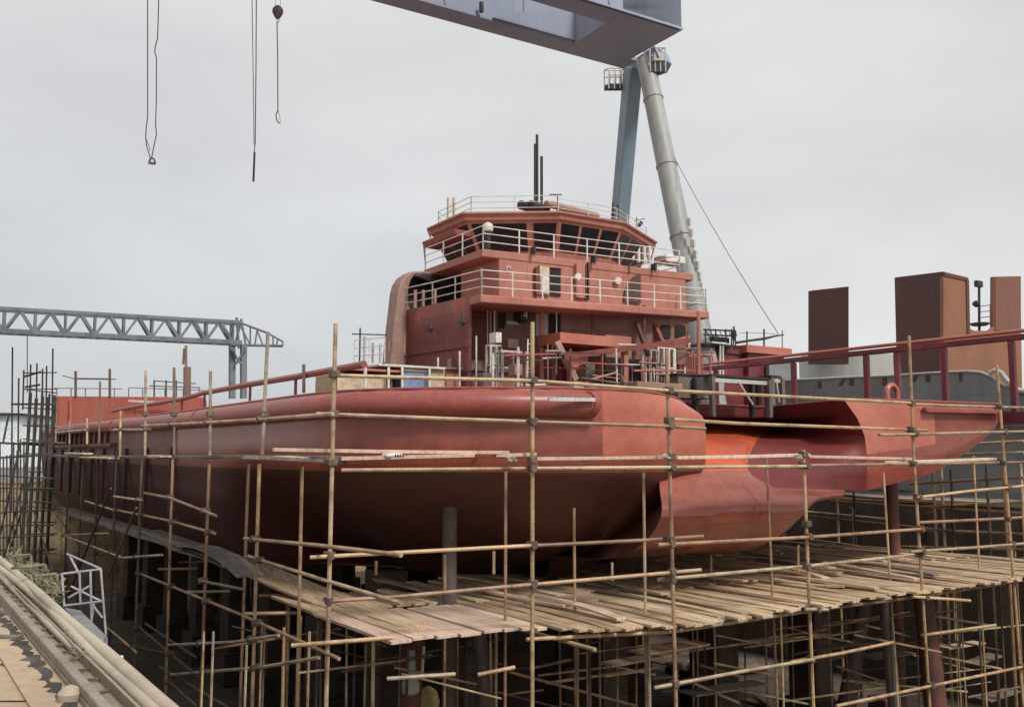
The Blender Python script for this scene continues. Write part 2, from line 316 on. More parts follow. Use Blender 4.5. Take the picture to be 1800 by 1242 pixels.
# notch between the lobes: back wall, sloping floor, skeg with a knuckle below
notch = []
zs = [1.28, 1.0, .74, .2, -.4, -.8, -1.3, -1.9, -2.3, -2.4]
def ncol(vt, vf, vb, um=0):
    us = [.6, .6, .55, -1.5, -2.62, -3.0, -3.34, -2.75, -1.6, .5]
    vv = [vt, vt, vt, lerp(vt, vf, .55), vf, lerp(vf, vb, .5), vb, vb, vb, vb]
    us = [x if k < 4 else x+um for k, x in enumerate(us)]
    return [(us[k], vv[k], zs[k]) for k in range(10)]
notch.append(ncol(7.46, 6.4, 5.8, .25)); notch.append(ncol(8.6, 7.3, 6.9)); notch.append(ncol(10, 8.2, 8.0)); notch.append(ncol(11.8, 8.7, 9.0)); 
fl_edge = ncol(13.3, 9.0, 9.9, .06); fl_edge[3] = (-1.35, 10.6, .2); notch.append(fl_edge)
ZB = [(9.9, -1.9), (11, -1.36), (12, -1.12), (13.07, -.95), (14.3, -.78), (15.5, -.62), (16.6, -.36), (17.5, -.06), (18.3, .28), (18.8, .5), (19.2, .75), (19.6, .7)]
def zbv(v):
    for (a, x), (b, y) in zip(ZB[:-1], ZB[1:]):
        if v <= b: return lerp(x, y, max(0, (v-a)/(b-a)))
    return ZB[-1][1]
def rcol(u, v, zb, ztop, vtop=None, uin=1.6):
    """upper six levels run from the top edge to zb, the rest runs inward along the flat underside"""
    c = []
    for k in range(6):
        s = k/5; z = lerp(ztop, zb, s); vt = v
        if vtop is not None and z > .1: vt = lerp(v, vtop, ((z-.1)/(ztop-.1))**2)
        c.append((u + (.08 if k == 5 else 0), vt, z))
    for j in (1, 2, 3, 4): c.append((u+uin*j, v-.2*j, zb+.03*j))
    return c
edge = rcol(-2.8, 13.07, zbv(13.07), 1.30, 12.25)
wall = []
for t_ in (.25, .5, .75):
    c = []
    for k in range(10):
        p = fl_edge[k]; q = edge[k]; x = tuple(lerp(p[i], q[i], t_) for i in range(3))
        if k >= 6: x = (lerp(p[0], (-2.62, -2.55, -1.2, .2)[k-6], t_), lerp(p[1], 12.95, t_), lerp(p[2], (-.97, -.99, -.98, -.95)[k-6], t_**.3))
        c.append(x)
    wall.append(c)
right = [edge]
for v in (13.7, 14.5, 15.5, 16.5, 17.3, 18, 18.6, 19.0, 19.2): right.append(rcol(-2.84, v, zbv(v), ZT(v)))
for u, v in ((-2.6, 19.4), (-2, 19.6), (-.8, 19.85), (1, 20)): right.append(rcol(u, v, .62 if u < -1 else .2, ZT(19)))
right.append(rcol(3, 20, -.5, ZT(19))); right.append(rcol(12, 20, -1.5, ZT(19), uin=.1)); right.append(rcol(40, 20, -1.5, ZT(19), uin=.1))
# refine columns between levels (cubic) so the plating curves
def cat(p0, p1, p2, p3, t):
    return tuple(.5*((2*b)+(-a+c)*t+(2*a-5*b+4*c-d)*t*t+(-a+3*b-3*c+d)*t*t*t) for a, b, c, d in zip(p0, p1, p2, p3))
def dens(c, n=4):
    out = []
    for i in range(len(c)-1):
        p0 = c[max(0, i-1)]; p3 = c[min(len(c)-1, i+2)]
        for j in range(n): out.append(cat(p0, c[i], c[i+1], p3, j/n))
    out.append(c[-1]); return out
def densl(c, n=4):
    out = []
    for a, b in zip(c[:-1], c[1:]):
        for j in range(n): out.append(tuple(lerp(x, y, j/n) for x, y in zip(a, b)))
    out.append(c[-1]); return out
def across(cs, n=3):          # smooth between columns as well
    T_ = list(zip(*cs)); T_ = [dens(list(r), n) for r in T_]; return [list(c) for c in zip(*T_)]
hb = MB(); fc = []
left_d = across([dens(c) for c in cols]); scoop = across([dens(c) if i < len(notch)+2 else densl(c) for i, c in enumerate(notch+wall+[edge])], 3); nd = 3*(len(notch)-1); notch_d = scoop[:nd+1]; wall_d = scoop[nd:]
right_d = across([densl(c) for c in right[:10]], 2)[:-1] + [densl(c) for c in right[9:]]
for strip, tagm in ((left_d, 0), ([left_d[-1], scoop[0]], 0), (scoop, 1), (right_d, 0)):
    nf = len(hb.f); hb.grid([[W(*p) for p in c] for c in strip]); npr = len(strip[0])-1
    for i in range(len(strip)-1):
        for j in range(npr):
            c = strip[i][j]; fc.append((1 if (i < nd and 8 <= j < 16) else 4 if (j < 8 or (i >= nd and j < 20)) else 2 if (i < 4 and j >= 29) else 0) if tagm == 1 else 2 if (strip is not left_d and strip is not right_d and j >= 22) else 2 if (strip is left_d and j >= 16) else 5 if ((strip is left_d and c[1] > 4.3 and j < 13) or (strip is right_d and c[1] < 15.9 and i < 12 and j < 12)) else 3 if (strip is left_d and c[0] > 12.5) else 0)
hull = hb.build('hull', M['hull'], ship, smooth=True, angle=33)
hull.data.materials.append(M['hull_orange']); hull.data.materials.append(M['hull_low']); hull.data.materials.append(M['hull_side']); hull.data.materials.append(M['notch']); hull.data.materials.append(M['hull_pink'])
for i, pl_ in enumerate(hull.data.polygons): pl_.material_index = fc[i]  # belly shade and lobe sheen go on here as face colours
dk = MB().add([W(40, .1, .9), W(2.5, .1, .9)]+[W(u+.2, v+.15, .9) for u, v in quarter]+[W(-2.4, 6.5, .78), W(-1.4, 7.6, .78), W(-.9, 9, .9), W(-.9, 11, .9), W(-2.4, 13.3, .9), W(-2.4, 18.6, .9), W(0, 19.6, .9), W(40, 19.8, .9)], [list(range(19))])
dk.build('deck', M['house_dark'], ship)
# closing bulkhead forward and bottom
MB().prism([W(40, 0.02, 1.2), W(40, 19.9, 1.2), W(40, 19.5, -3.1), W(40, 1.5, -3.1)], fw*.05).build('end_bulkhead', M['brown'], ship)
MB().prism([W(40, 1.5, -3.05), W(9, 1.6, -3.05), W(2.5, 6.2, -3.05), W(2.4, 9, -2.4), W(9, 18, -2.6), W(40, 18, -3.05)], UP*.05).build('bottom_plate', M['hull_low'], ship)
# bulwark cap rail
for cs, r_ in ((cols, .028), (notch+wall+[edge], .02), (right, .028)):
    MB().path([W(c[0][0], c[0][1], c[0][2]+.012) for c in cs], r_, 6).build('cap_rail', M['fender'], ship, smooth=True)
# fender pipes
def fpipe(pts, r, name='fender_pipe'): return MB().path(pts, r, 18).build(name, M['fender'], ship, smooth=True)
qp = [(9, 0), (7.6, 0), (6, 0), (4, 0), (2.5, 0)] + quarter[:8]
pts = []
for i, (u, v) in enumerate(qp):
    p = Vector((u, v)); d = (Vector((9 if i > 4 else u, 10))-p).normalized() if i > 4 else Vector((0, 1))
    q = p - d*.10; pts.append(W(q.x, q.y, .93))
pts.append(W(-2.9, 4.05, .95))
def smoothpts(pts, n=5):
    pts = [tuple(p) for p in pts]
    return [Vector(p) for p in dens(pts, n)]
fp = fpipe(smoothpts(pts), .255)
a = W(-2.9, 2.95, .95); b = W(-2.93, 4.04, .97)
st = MB(); st.box(lerp(a, b, .5)-fw*.225+UP*.055, (b-a)*.5, fw*.03, UP*.035); st.build('pale_stripe', M['palewhite'], fp)  # flat pale bar set on the fender pipe
fpipe([W(9.3, -.1, .93), W(14, -.1, .95), W(20, -.1, 1.0)], .24)
fpipe([W(20.6, -.1, 1.0), W(26, -.1, 1.05), W(38, -.1, 1.1)], .22)
MB().beam(W(-2.95, 15.4, 1.12), W(-2.95, 19.1, 1.17), .14, .15).build('fender_bar', M['fender'], ship, bevel=.03)
# fairlead on right lobe crown
fl = MB(); c0 = onu(1568, 690, -2.2)
pts = [c0 + rt*(.22*math.cos(a)) + UP*(.2*math.sin(a)) for a in [math.pi*k/8 for k in range(9)]]
fl.path([c0-UP*.2+rt*.22]+pts+[c0-UP*.2-rt*.22], .075, 10); fl.build('fairlead', M['hull_pink'], ship, smooth=True)
# port side: frames, tarpaulin plates hung on the side, cap plank rail
for i, u in enumerate((12.2, 15.4, 18.5, 20.4, 22.5, 25, 27.5, 30, 32.5, 35)):
    MB().box(W(u, -.05, -.85), fw*.05, rt*.06, UP*1.0).build('side_frame', M['brown'], ship)
for i in range(12):
    u = 22 + i*1.15
    MB().box(W(u, -.06, .62), fw*.05, rt*.05, UP*.3).build('bulwark_stay', M['brown'], ship)
MB().beam(W(20.5, -.12, .3), W(37, -.12, .3), .2, .12).build('rubbing_bar', M['house_dark'], ship)
# cargo rail, starboard, on posts
VR = 20.0
cr0, cr1 = onv(1290, 641, VR), onv(1795, 595, VR); cr1.z = cr0.z = (cr0.z+cr1.z)/2; CR = cr0.z
MB().beam(W(uv(cr0)[0]+2, VR, CR), W(-6.5, VR, CR), .2, .17).build('cargo_rail', M['maroon'], ship, bevel=.03)
MB().tube(W(uv(cr0)[0]+2, VR-.1, CR+.17), W(-6.5, VR-.1, CR+.17), .06).build('cargo_rail_pipe', M['hull_pink'], ship, smooth=True)
for px in (1258, 1395, 1523, 1577, 1660, 1780):
    p = onv(px, 640, VR); u = uv(p)[0]
    MB().box(W(u, VR, (CR+.8)/2), fw*.085, rt*.085, UP*(CR-1.0)/2).build('cargo_rail_post', M['maroon'], ship, bevel=.02)
MB().box(W(-3.5, 20, 1.0), fw*3, rt*.12, UP*.18).build('cargo_rail_outrigger', M['maroon'], ship)
# port hand rail sloping along the side
pts = [onv(px, py, 0.25) for px, py in ((640, 640), (590, 649), (520, 662), (440, 675), (360, 690), (320, 701), (255, 712), (198, 722))]
MB().path(pts, .075, 8).build('hand_rail', M['fender'], ship, smooth=True)
for i in range(1, 7):
    p = pts[i]; MB().tube(p-UP*.7, p, .035).build('hand_rail_post', M['fender'], ship)
# ---------------------------------------------------------------- superstructure
BZ, CZ, RZ = 5.15, 3.85, 6.62           # bridge deck, boat deck, wheelhouse roof
def ringprism(pts, z0, z1): return MB().prism([Vector((p.x, p.y, z0)) for p in pts], UP*(z1-z0))
# boat deck slab
cA = onz(845, 517, CZ); cB = onz(1247, 547, CZ)
slab = [cA, cB, cB+fw*1.0+rt*.1, cB+fw*7, cA+fw*3.3]
ringprism(slab, CZ-.2, CZ).build('boat_deck', M['house'], ship, bevel=.03)
# lower tier
la = cA + fw*1.6 + rt*.3; lb = onz(1215, 545, CZ-.2) + fw*1.5
port = [cA + fw*.5 + rt*.05] + [onz(x, y, CZ) for x, y in ((820, 523), (790, 530), (760, 537), (735, 542), (712, 547))]
fwd = port[-1] + fw*.6
tier = [la] + port[1:] + [fwd, lb+fw*7, lb]
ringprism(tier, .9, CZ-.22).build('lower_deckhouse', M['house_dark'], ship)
# port casing belt up to the boat deck rail: same plating, red
belt = MB(); rows = []
for i, p in enumerate(port):
    o = (p - W(5, 9)); o.z = 0; o.normalize()
    rows.append([Vector((p.x, p.y, z)) + o*(.03+.05*max(0, (2.2-z))) for z in (CZ+.02, 3.2, 2.6, 2.0, 1.4, .9)])
belt.grid(rows)
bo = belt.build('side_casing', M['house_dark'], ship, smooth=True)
bo.modifiers.new('t', 'SOLIDIFY').thickness = .05
for z in (2.55, 1.95): MB().path([p+Vector((0, 0, z-p.z))+(p-W(5, 9)).normalized()*.09 for p in port], .018, 6).build('side_moulding', M['brown'], ship)
# mid tier : aft wall flush with the bridge deck edge
bA = onz(848, 437, BZ); bB = onz(1219, 481, BZ)
bL = onz(745, 474, BZ)
ax = (bB-bA).normalized(); an = Vector((ax.y, -ax.x, 0))      # an points aft
if an.dot(-bA) < 0: an = -an
mA = onpl(878, 480, bA, bB); mA.z = 0; mB_ = onpl(1206, 520, bA, bB); mB_.z = 0
mid = [mA, mB_, mB_+fw*5.5, mA+fw*1.9]
ringprism([p-an*.02 for p in mid], CZ+.004, BZ-.204).build('middle_deckhouse', M['house'], ship)
bridge = [bA, bB, bB+fw*1.2+rt*.25, bB+fw*5.5, bL+fw*1.2+rt*1.2, bL]
ringprism(bridge, BZ-.2, BZ).build('bridge_deck', M['house'], ship, bevel=.02)
# wheelhouse
rp = [onz(x, y, RZ) for x, y in ((750, 401), (813, 373), (985, 371), (1100, 390), (1156, 425))]
cen = (rp[0]+rp[4])*.5 + fw*.3
roof = rp + [rp[4]+fw*1.6-rt*.3, rp[3]+fw*5.0, rp[0]+fw*1.2+rt*1.4]
cen = sum(roof, Vector())/len(roof)
def ins(d, z): return [Vector((lerp(p.x, cen.x, d), lerp(p.y, cen.y, d), z)) for p in roof]
wb = MB(); prof = [(.22, BZ), (.19, BZ+.40), (.055, RZ-.25), (.03, RZ-.2), (.02, RZ-.06)]
rings = [ins(d, z) for d, z in prof]; n = len(roof)
wb.grid([[r[i % n] for i in range(n+1)] for r in rings])
wb.build('wheelhouse', M['house'], ship)
MB().prism(ins(0, RZ-.06), UP*.075).build('wheelhouse_roof', M['house'], ship, bevel=.02)
sill = ins(.186, BZ+.43); head = ins(.058, RZ-.27)
def facet(i, panes):
    j = (i+1) % n
    for a, b in panes:
        P = lambda s, t: lerp(lerp(sill[i], sill[j], s), lerp(head[i], head[j], s), t)
        q = [P(a, .04), P(b, .04), P(b, .97), P(a, .97)]
        nn = (q[1]-q[0]).cross(q[3]-q[0]).normalized()
        if nn.dot(q[0]-cen) < 0: nn = -nn
        MB().prism([p-nn*.012 for p in q], nn*.03).build('window', M['glass'], ship)
facet(0, ((.05, .33), (.37, .64), (.68, .96)))
facet(1, ((.04, .64), (.72, .97)))
facet(2, ((.04, .32), (.37, .65), (.70, .97)))
facet(3, ((.04, .3), (.36, .63), (.69, .96)))
facet(7, ((.05, .95),)); facet(4, ((.05, .95),))
for i in (1, 2):  # mullion ribs between panes
    pass
# bridge wing visor, port, under the roof tip
w0 = rp[0]-UP*.35
MB().prism([onv(735+6, 425, 5.2), onv(800, 402, 5.2), onv(800, 412, 5.2), onv(745, 436, 5.2)], rt*.5).build('wing_visor', M['house_dark'], ship, bevel=.02)
for x0, y0, x1, y1 in ((752, 405, 757, 418), (745, 432, 748, 466), (1152, 428, 1142, 462)):
    a = at(x0, y0, 27); MB().tube(a, at(x1, y1, 27), .022).build('stanchion', M['house_dark'], ship)
# ---- railings
def railing(pts, h, nbars, spacing, r=.014, name='railing', m='white', post=.02):
    mb = MB(); pts = [Vector(p) for p in pts]
    for k in range(nbars):
        z = h*(1-k/nbars); mb.path([p+UP*z for p in pts], r, 6)
    for a, b in zip(pts[:-1], pts[1:]):
        L = (b-a).length; nn = max(1, round(L/spacing))
        for i in range(nn+1):
            q = lerp(a, b, i/nn); mb.tube(q, q+UP*h, post, 6)
    return mb.build(name, M[m], ship)
e = .04
railing([bL+fw*0+rt*.05, bA+rt*.05+fw*.05, bB+fw*.05-rt*.5], .62, 3, 1.0)
railing([bB+fw*.05-rt*.5, bB+fw*2.5-rt*.45], .5, 3, 1.2)
deckrail = [onz(712, 546, CZ), onz(760, 537, CZ), onz(800, 528, CZ), cA+rt*.06+fw*.05, cB-rt*.08+fw*.05, cB+fw*1.1, cB+fw*5]
railing(deckrail, .62, 3, .85)
rr = ins(.1, RZ+.016)
railing([rr[7], rr[0], rr[1], rr[2]], .5, 3, 1.3, .011, 'roof_rail', 'palewhite', .014)
railing([rr[2], rr[3], rr[4]], .42, 3, 1.0, .010, 'roof_rail', 'palewhite', .016)
for (x, y0, y1) in ((1078, 356, 388), (1086, 360, 388)): MB().tube(at(x, y1, 28), at(x, y0, 28), .035).build('roof_post', M['black'], ship)
MB().tube(at(980, 343, 26.6), at(980, 372, 26.6), .018).tube(at(966, 342, 26.6), at(988, 342, 26.6), .018).build('roof_aerial', M['black'], ship)
for x0, z0, y in ((915, 0, 355), (932, 0, 352)):
    a = at(x0, 360, 27.2); MB().tube(a, a+fw*.2+rt*.75, .14, 14).build('roof_drum', M['black'], ship, smooth=True)
a = at(960, 358, 27.4); MB().tube(a, a+rt*2.2+fw*.3, .11, 12).build('roof_duct', M['casing'], ship, smooth=True)
for x, y0, y1, r in ((944, 237, 365, .045), (940, 253, 365, .03), (952, 275, 365, .045)):
    MB().tube(at(x, y1, 27.6+.1*(x-944)/4), at(x, y0, 27.6+.1*(x-944)/4), r, 10).build('exhaust_pipe', M['black'], ship, smooth=True)
MB().box(at(790, 365, 27), rt*.06, fw*.05, UP*.3).box(at(798, 365, 27), rt*.02, fw*.05, UP*.3).build('roof_panel', M['palewhite'], ship)
MB().tube(at(1119, 400, 29), at(1119, 382, 29), .018).tube(at(1115, 388, 29), at(1134, 384, 29), .012).tube(at(1122, 398, 29), at(1128, 390, 29), .06).build('roof_antenna', M['black'], ship)
# searchlight on the bridge rail corner
sl = MB(); b0 = lerp(bA, bB, .045)+fw*.25
sl.tube(b0+UP*.0, b0+UP*.5, .07, 10); sl.tube(b0+UP*.46, b0+UP*.5, .12, 12)
so = sl.build('searchlight_post', M['black'], ship, smooth=True)
MB().lathe(b0+UP*.5, [(.04, 0), (.12, .03), (.14, .12), (.12, .22), (.03, .27)], 16).build('searchlight', M['white'], ship, smooth=True)
# features of the aft wall of the mid tier
A, B = bA+Vector((0, 0, 0)), bB
def feat(name, pts, t, m, A=bA, B=bB, off=.0, par=None): return patch(A, B, pts, t, off).build(name, M[m], par or ship)
feat('door', [(966, 470), (985, 472), (985, 521), (966, 519)], .02, 'dark')
feat('door_frame', [(946, 466), (987, 470), (987, 472.5), (946, 468.5)], .05, 'house')
d = feat('door_leaf', [(947, 468), (964, 469.5), (964, 519), (947, 517)], .05, 'cream')
feat('door_panel', [(948.5, 486), (962.5, 487.5), (962.5, 517), (948.5, 515)], .03, 'palewhite', off=.05, par=d)
feat('cabinet', [(938, 471), (945, 472), (945, 520), (938, 518)], .12, 'house_dark')
feat('vent_stack', [(1010, 464), (1025, 466), (1025, 525), (1010, 523)], .1, 'house')
feat('pipe_run', [(1026.5, 466), (1028.5, 466), (1028.5, 528), (1026.5, 528)], .09, 'brown')
feat('pipe_run', [(1031, 462), (1033, 462), (1033, 528), (1031, 528)], .09, 'brown')
for x, y, s in ((1013, 487, 5.4), (1083, 494, 5.4)):
    pts = [(x+s*.95*math.cos(k*math.pi/7)*(1+.1*math.sin(3*k)), y+s*1.15*math.sin(k*math.pi/7)*(1+.08*math.cos(2*k))) for k in range(14)]
    feat('lamp', pts, .09, 'white', off=.02)
feat('porthole_door', [(1104, 497)]+[(1112, 487), (1125, 481), (1125, 533), (1095, 530), (1097, 510)], .04, 'brown')
for x, y in ((934, 441), (1040, 456), (1146, 470)):
    p = onpl(x, y, bA, bB); MB().box(p+an*.09, ax*.03, an*.1, UP*.09).tube(p+an*.14, p+an*.14-UP*.16, .02).build('bracket_lamp', M['black'], ship)
p = onpl(893, 472, bA, bB); MB().path([p+an*.03+ax*.06*math.cos(k*.6)+UP*.06*math.sin(k*.6) for k in range(9)], .012, 6).build('cleat', M['white'], ship)
MB().box(onpl(852, 478, W(3.2, 0), W(3.2, 5)), ax*.1, an*.06, UP*.12).build('junction_box', M['palewhite'], ship)
feat('seam_pipe', [(1104.5, 462), (1106, 462), (1106, 480), (1104.5, 480)], .03, 'brown')
# bridge deck fittings, right end: white life-saving gear
for x in (1122, 1132, 1141): MB().box(at(x, 447, 28.3), rt*.05, fw*.06, UP*.26).build('white_canister', M['white'], ship, bevel=.03)
MB().lathe(at(1108, 452, 28.2), [(.03, -.1), (.13, -.06), (.14, .06), (.03, .1)], 14).build('white_dome', M['white'], ship, smooth=True)
MB().box(at(1177, 458, 29.5), rt*.42, fw*.3, UP*.12).build('raft_canister', M['white'], ship, bevel=.04)
# lower tier aft wall features (under the boat deck)
lA, lB = Vector((la.x, la.y, 0)), Vector((lb.x, lb.y, 0))
def low(name, pts, t, m, off=.0): return patch(lA, lB, pts, t, off).build(name, M[m], ship)
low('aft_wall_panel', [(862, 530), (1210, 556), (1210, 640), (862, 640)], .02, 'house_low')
low('door', [(965, 551), (985, 553), (985, 590), (965, 588)], .02, 'dark', .024)
low('door_leaf', [(941, 549), (962, 551), (962, 592), (941, 590)], .04, 'tank', .024)
low('door', [(876, 550), (889, 551), (888, 570), (885, 577), (876, 576)], .02, 'dark', .024)
low('door', [(858, 548), (868, 549), (868, 580), (858, 579)], .02, 'dark', .024)
for x in (1169, 1195):
    pts = [(x-9, 574), (x-7, 571), (x+7, 572), (x+9, 575), (x+9, 593), (x+6, 595), (x-6, 594), (x-9, 592)]
    low('window', pts, .03, 'dark', .024)
low('white_plate', [(890, 564), (912, 566), (912, 571), (890, 570)], .02, 'tank', .024)
# round drum sign with numeral
c = onpl(912, 557, lA, lB) + an*.3
dr = MB().lathe(c-an*.3, [(.15, 0), (.17, .05), (.17, .3), (.14, .34)], 20, an).build('hose_reel', M['black'], ship, smooth=True)
s4 = MB(); o4 = c+an*.06
s4.tube(o4+UP*.09+ax*.02, o4-ax*.06-UP*.01, .011, 6).tube(o4-ax*.06-UP*.01, o4+ax*.06-UP*.01, .011, 6).tube(o4+UP*.09+ax*.03, o4+ax*.03-UP*.09, .011, 6)
s4.build('numeral', M['white'], dr)
MB().path([onpl(880+k*8, 530+9*math.sin(k*math.pi/8)*.6, lA, lB)+an*.5 for k in range(9)], .03, 6).build('cable', M['prop'], ship)
# hanging pillars and pipes under the boat deck
for x, y0, y1, r, mm in ((940, 530, 680, .06, 'house'), (1029, 535, 590, .035, 'brown'), (1118, 540, 600, .05, 'brown'), (1213, 550, 680, .05, 'house'), (851, 540, 640, .035, 'house'), (858, 545, 650, .02, 'white'), (846, 545, 640, .015, 'palewhite'), (966, 550, 660, .016, 'white')):
    MB().tube(onpl(x, y0, lA, lB)+an*.35, onpl(x, y1, lA, lB)+an*.35, r).build('pillar', M[mm], ship)
# funnel casing shell on the port side
UC = uv(port[-1])[0]-.12
def su(px, py): return onu(px, py, UC)
outer = [(686, 645), (691, 590), (697, 540), (700, 512), (704, 497), (712, 485), (724, 477), (742, 476), (765, 478), (800, 485)]
inner = [(806, 492), (770, 486), (745, 482), (730, 483), (723, 492), (719, 505), (717.5, 525), (719, 538), (724, 547), (735, 552), (740, 645)]
sh = MB(); depth = fw*.55
sh.prism([su(*p) for p in outer+inner], depth)
sh.build('funnel_casing', M['casing'], ship, bevel=.06)
MB().prism([su(x, y)+fw*.5 for x, y in ((722, 482), (830, 484), (836, 560), (722, 552))], fw*.1).build('casing_shade_plate', M['black'], ship)  # black sheet stands for the shade inside the casing opening
MB().prism([su(x, y) for x, y in ((726, 484), (742, 480), (815, 486), (830, 500), (800, 505), (760, 496))], fw*.5).build('casing_hood', M['black'], ship, bevel=.03)
for x in (733, 747, 768): MB().tube(onz(x, 541, CZ)+fw*.1, onz(x, 541, CZ)+fw*.1+UP*.5, .045).build('casing_post', M['casing'], ship)
# slats at foot of casing
for x in (684, 692, 700, 710): MB().tube(onv(x, 600, 3.75), onv(x, 620, 3.75), .025).build('casing_slat', M['casing'], ship)
# propeller-like brackets on the port casing
for x, y in ((757, 577), (814, 566)):
    p = onv(x, y, 3.85); MB().tube(p, p+UP*.22, .05, 8, .02).tube(p-UP*.02-fw*.2, p-UP*.02+fw*.2, .02).tube(p, p-UP*.1, .06, 8, .03).build('bracket', M['black'], ship, smooth=True)

railing([onz(622, 640, 2.0)+UP*.0, onz(676, 636, 2.0)], .55, 3, .6, .011, 'railing', 'palewhite', .014)
MB().tube(onz(632, 641, 2.0), onz(632, 641, 2.0)+UP*.85, .02).tube(onz(632, 641, 2.0)+UP*.7-rt*.2, onz(632, 641, 2.0)+UP*.74+rt*.7, .015).build('signal_post', M['black'], ship)
MB().prism([onz(618, 643, 1.95), onz(690, 643, 1.95), onz(690, 643, 1.95)+fw*1.5, onz(618, 643, 1.95)+fw*1.5], -UP*.9).build('side_platform', M['house_low'], ship)
for x in (640, 655, 668): MB().tube(onz(x, 638, 2.0), onz(x, 638, 2.0)+UP*U(.3, .7), .03).build('vent_pipe', M['tank'], ship)
# ================================================================ ON THE SHIP'S DECK
def pbox(name, m, x0, y0, x1, y1, u, d, par=None, bevel=.01):
    """box whose aft face fills the photo rectangle on the plane across the ship at u, d deep"""
    a = onu(x0, y0, u); b = onu(x1, y0, u); z0 = onu((x0+x1)/2, y1, u).z; z1 = (a.z+b.z)/2
    a.z = b.z = z0
    return MB().prism([a, b, b+fw*d, a+fw*d], UP*(z1-z0)).build(name, M[m], par, bevel=bevel)
t = thing('deck_store', onu(690, 690, 1.5), 'cream and blue crate store under a white roof on the port quarter', 'store')
pbox('crate', 'cream', 592, 657, 679, 700, 1.5, 1.2, t); pbox('crate', 'blue', 710, 655, 752, 700, 1.5, 1.2, t); pbox('crate', 'palewhite', 711, 648, 752, 654, 1.5, 1.2, t)
pbox('crate', 'cream', 758, 645, 782, 700, 1.5, 1.2, t); pbox('roof_plate', 'palewhite', 666, 642, 784, 646, 1.4, 1.6, t)
for x in (707, 755, 683): MB().tube(onu(x, 645, 1.35), onu(x, 700, 1.35), .03).build('corner_post', M['white'], t)
pbox('shelf', 'house', 600, 648, 705, 652, 1.4, 1.3, t)
t = thing('deck_bulwark_wall', onu(800, 700, 3.2), 'olive and red inner bulwark wall beside the crate store', 'wall')
pbox('panel', 'house', 784, 656, 1010, 700, 2.6, .1, t); pbox('ledge', 'prop', 784, 651, 1010, 655, 2.5, .3, t)
pbox('panel', 'casing', 790, 632, 858, 660, 3.0, .12, t)
t = thing('aft_winch_house', onu(1050, 700, 0.7), 'pink block house with sloping buttress at the foot of the superstructure', 'deck house')
pbox('block', 'hull_pink', 985, 588, 1084, 606, 1.3, 1.0, t); pbox('block', 'house', 1066, 590, 1110, 668, 1.4, .9, t)
pbox('wall', 'hull_pink', 1000, 622, 1034, 690, 1.7, .1, t); pbox('recess', 'maroon', 985, 607, 1066, 690, 2.1, .1, t); pbox('recess', 'maroon', 1110, 620, 1215, 690, 2.0, .1, t)
MB().beam(onu(978, 600, 1.2), onu(1012, 668, 1.0), .16, .1, fw).build('buttress', M['casing'], t)
MB().beam(onu(990, 627, 0.8), onu(1212, 598, 0.6), .12, .14).build('sloping_boom', M['house_dark'], t)
MB().beam(onu(1098, 614, 0.8), onu(1098, 690, 0.8), .14, .14, fw).build('boom_post', M['house'], t)
pbox('hatch', 'dark', 1064, 628, 1096, 690, 1.3, .05, t); pbox('hatch', 'dark', 1104, 632, 1150, 690, 1.3, .05, t)
MB().beam(onu(1118, 565, 1.3), onu(1140, 625, 1.0), .1, .1, fw).build('strut', M['brown'], t)
MB().beam(onu(1150, 570, 1.3), onu(1165, 605, 1.0), .12, .12, fw).build('strut', M['house_dark'], t)
MB().beam(onu(1160, 606, 0.9), onu(1205, 592, 0.7), .05, .05).build('strut', M['house'], t)
for y in (605, 640): MB().tube(onu(1085, y, 0.7), onu(1125, y+1, 0.7), .015).build('hand_rail', M['white'], t)
MB().path([onu(x, y, 0.3) for x, y in ((1035, 668), (1060, 661), (1082, 655), (1094, 662), (1098, 678), (1104, 690))], .03, 8).build('curved_pipe', M['casing'], t, smooth=True)
for k in range(30):
    x = U(862, 1235); u = U(.2, 1.2); y0 = U(600, 655); mm = random.choice(['house', 'palewhite', 'brown', 'casing', 'maroon', 'prop'])
    MB().tube(onu(x, y0, u), onu(x+U(-2, 2), 692, u), U(.012, .04), 7).build('pipe', M[mm], t, smooth=True)
for k in range(24):
    x = U(862, 1180); u = U(.1, 1.3); y0 = U(612, 685); L_ = U(20, 90); mm = random.choice(['house', 'palewhite', 'brown', 'casing', 'prop', 'fender'])
    MB().tube(onu(x, y0, u), onu(x+L_, y0+L_*U(-.06, .14), u), U(.012, .035), 7).build('pipe', M[mm], t, smooth=True)
for x0, y0, x1, y1, mm in ((872, 584, 882, 602, 'palewhite'), (893, 596, 912, 612, 'brown'), (905, 640, 925, 660, 'casing'), (1030, 640, 1046, 668, 'prop'), (1128, 650, 1150, 680, 'brown'), (1068, 676, 1108, 690, 'casing'), (940, 668, 975, 690, 'house_dark'), (1196, 600, 1206, 616, 'brown'), (850, 655, 872, 690, 'prop')):
    pbox('locker', mm, x0, y0, x1, y1, 1.3, .3, t)
lad = MB()
for x in (928, 936): lad.tube(onu(x, 596, 1.6), onu(x-3, 692, 1.3), .018, 6)
for k in range(9): lad.tube(onu(928-.3*k, 604+k*10, 1.58), onu(936-.3*k, 604+k*10, 1.58), .012, 5)
lad.build('ladder', M['palewhite'], t)
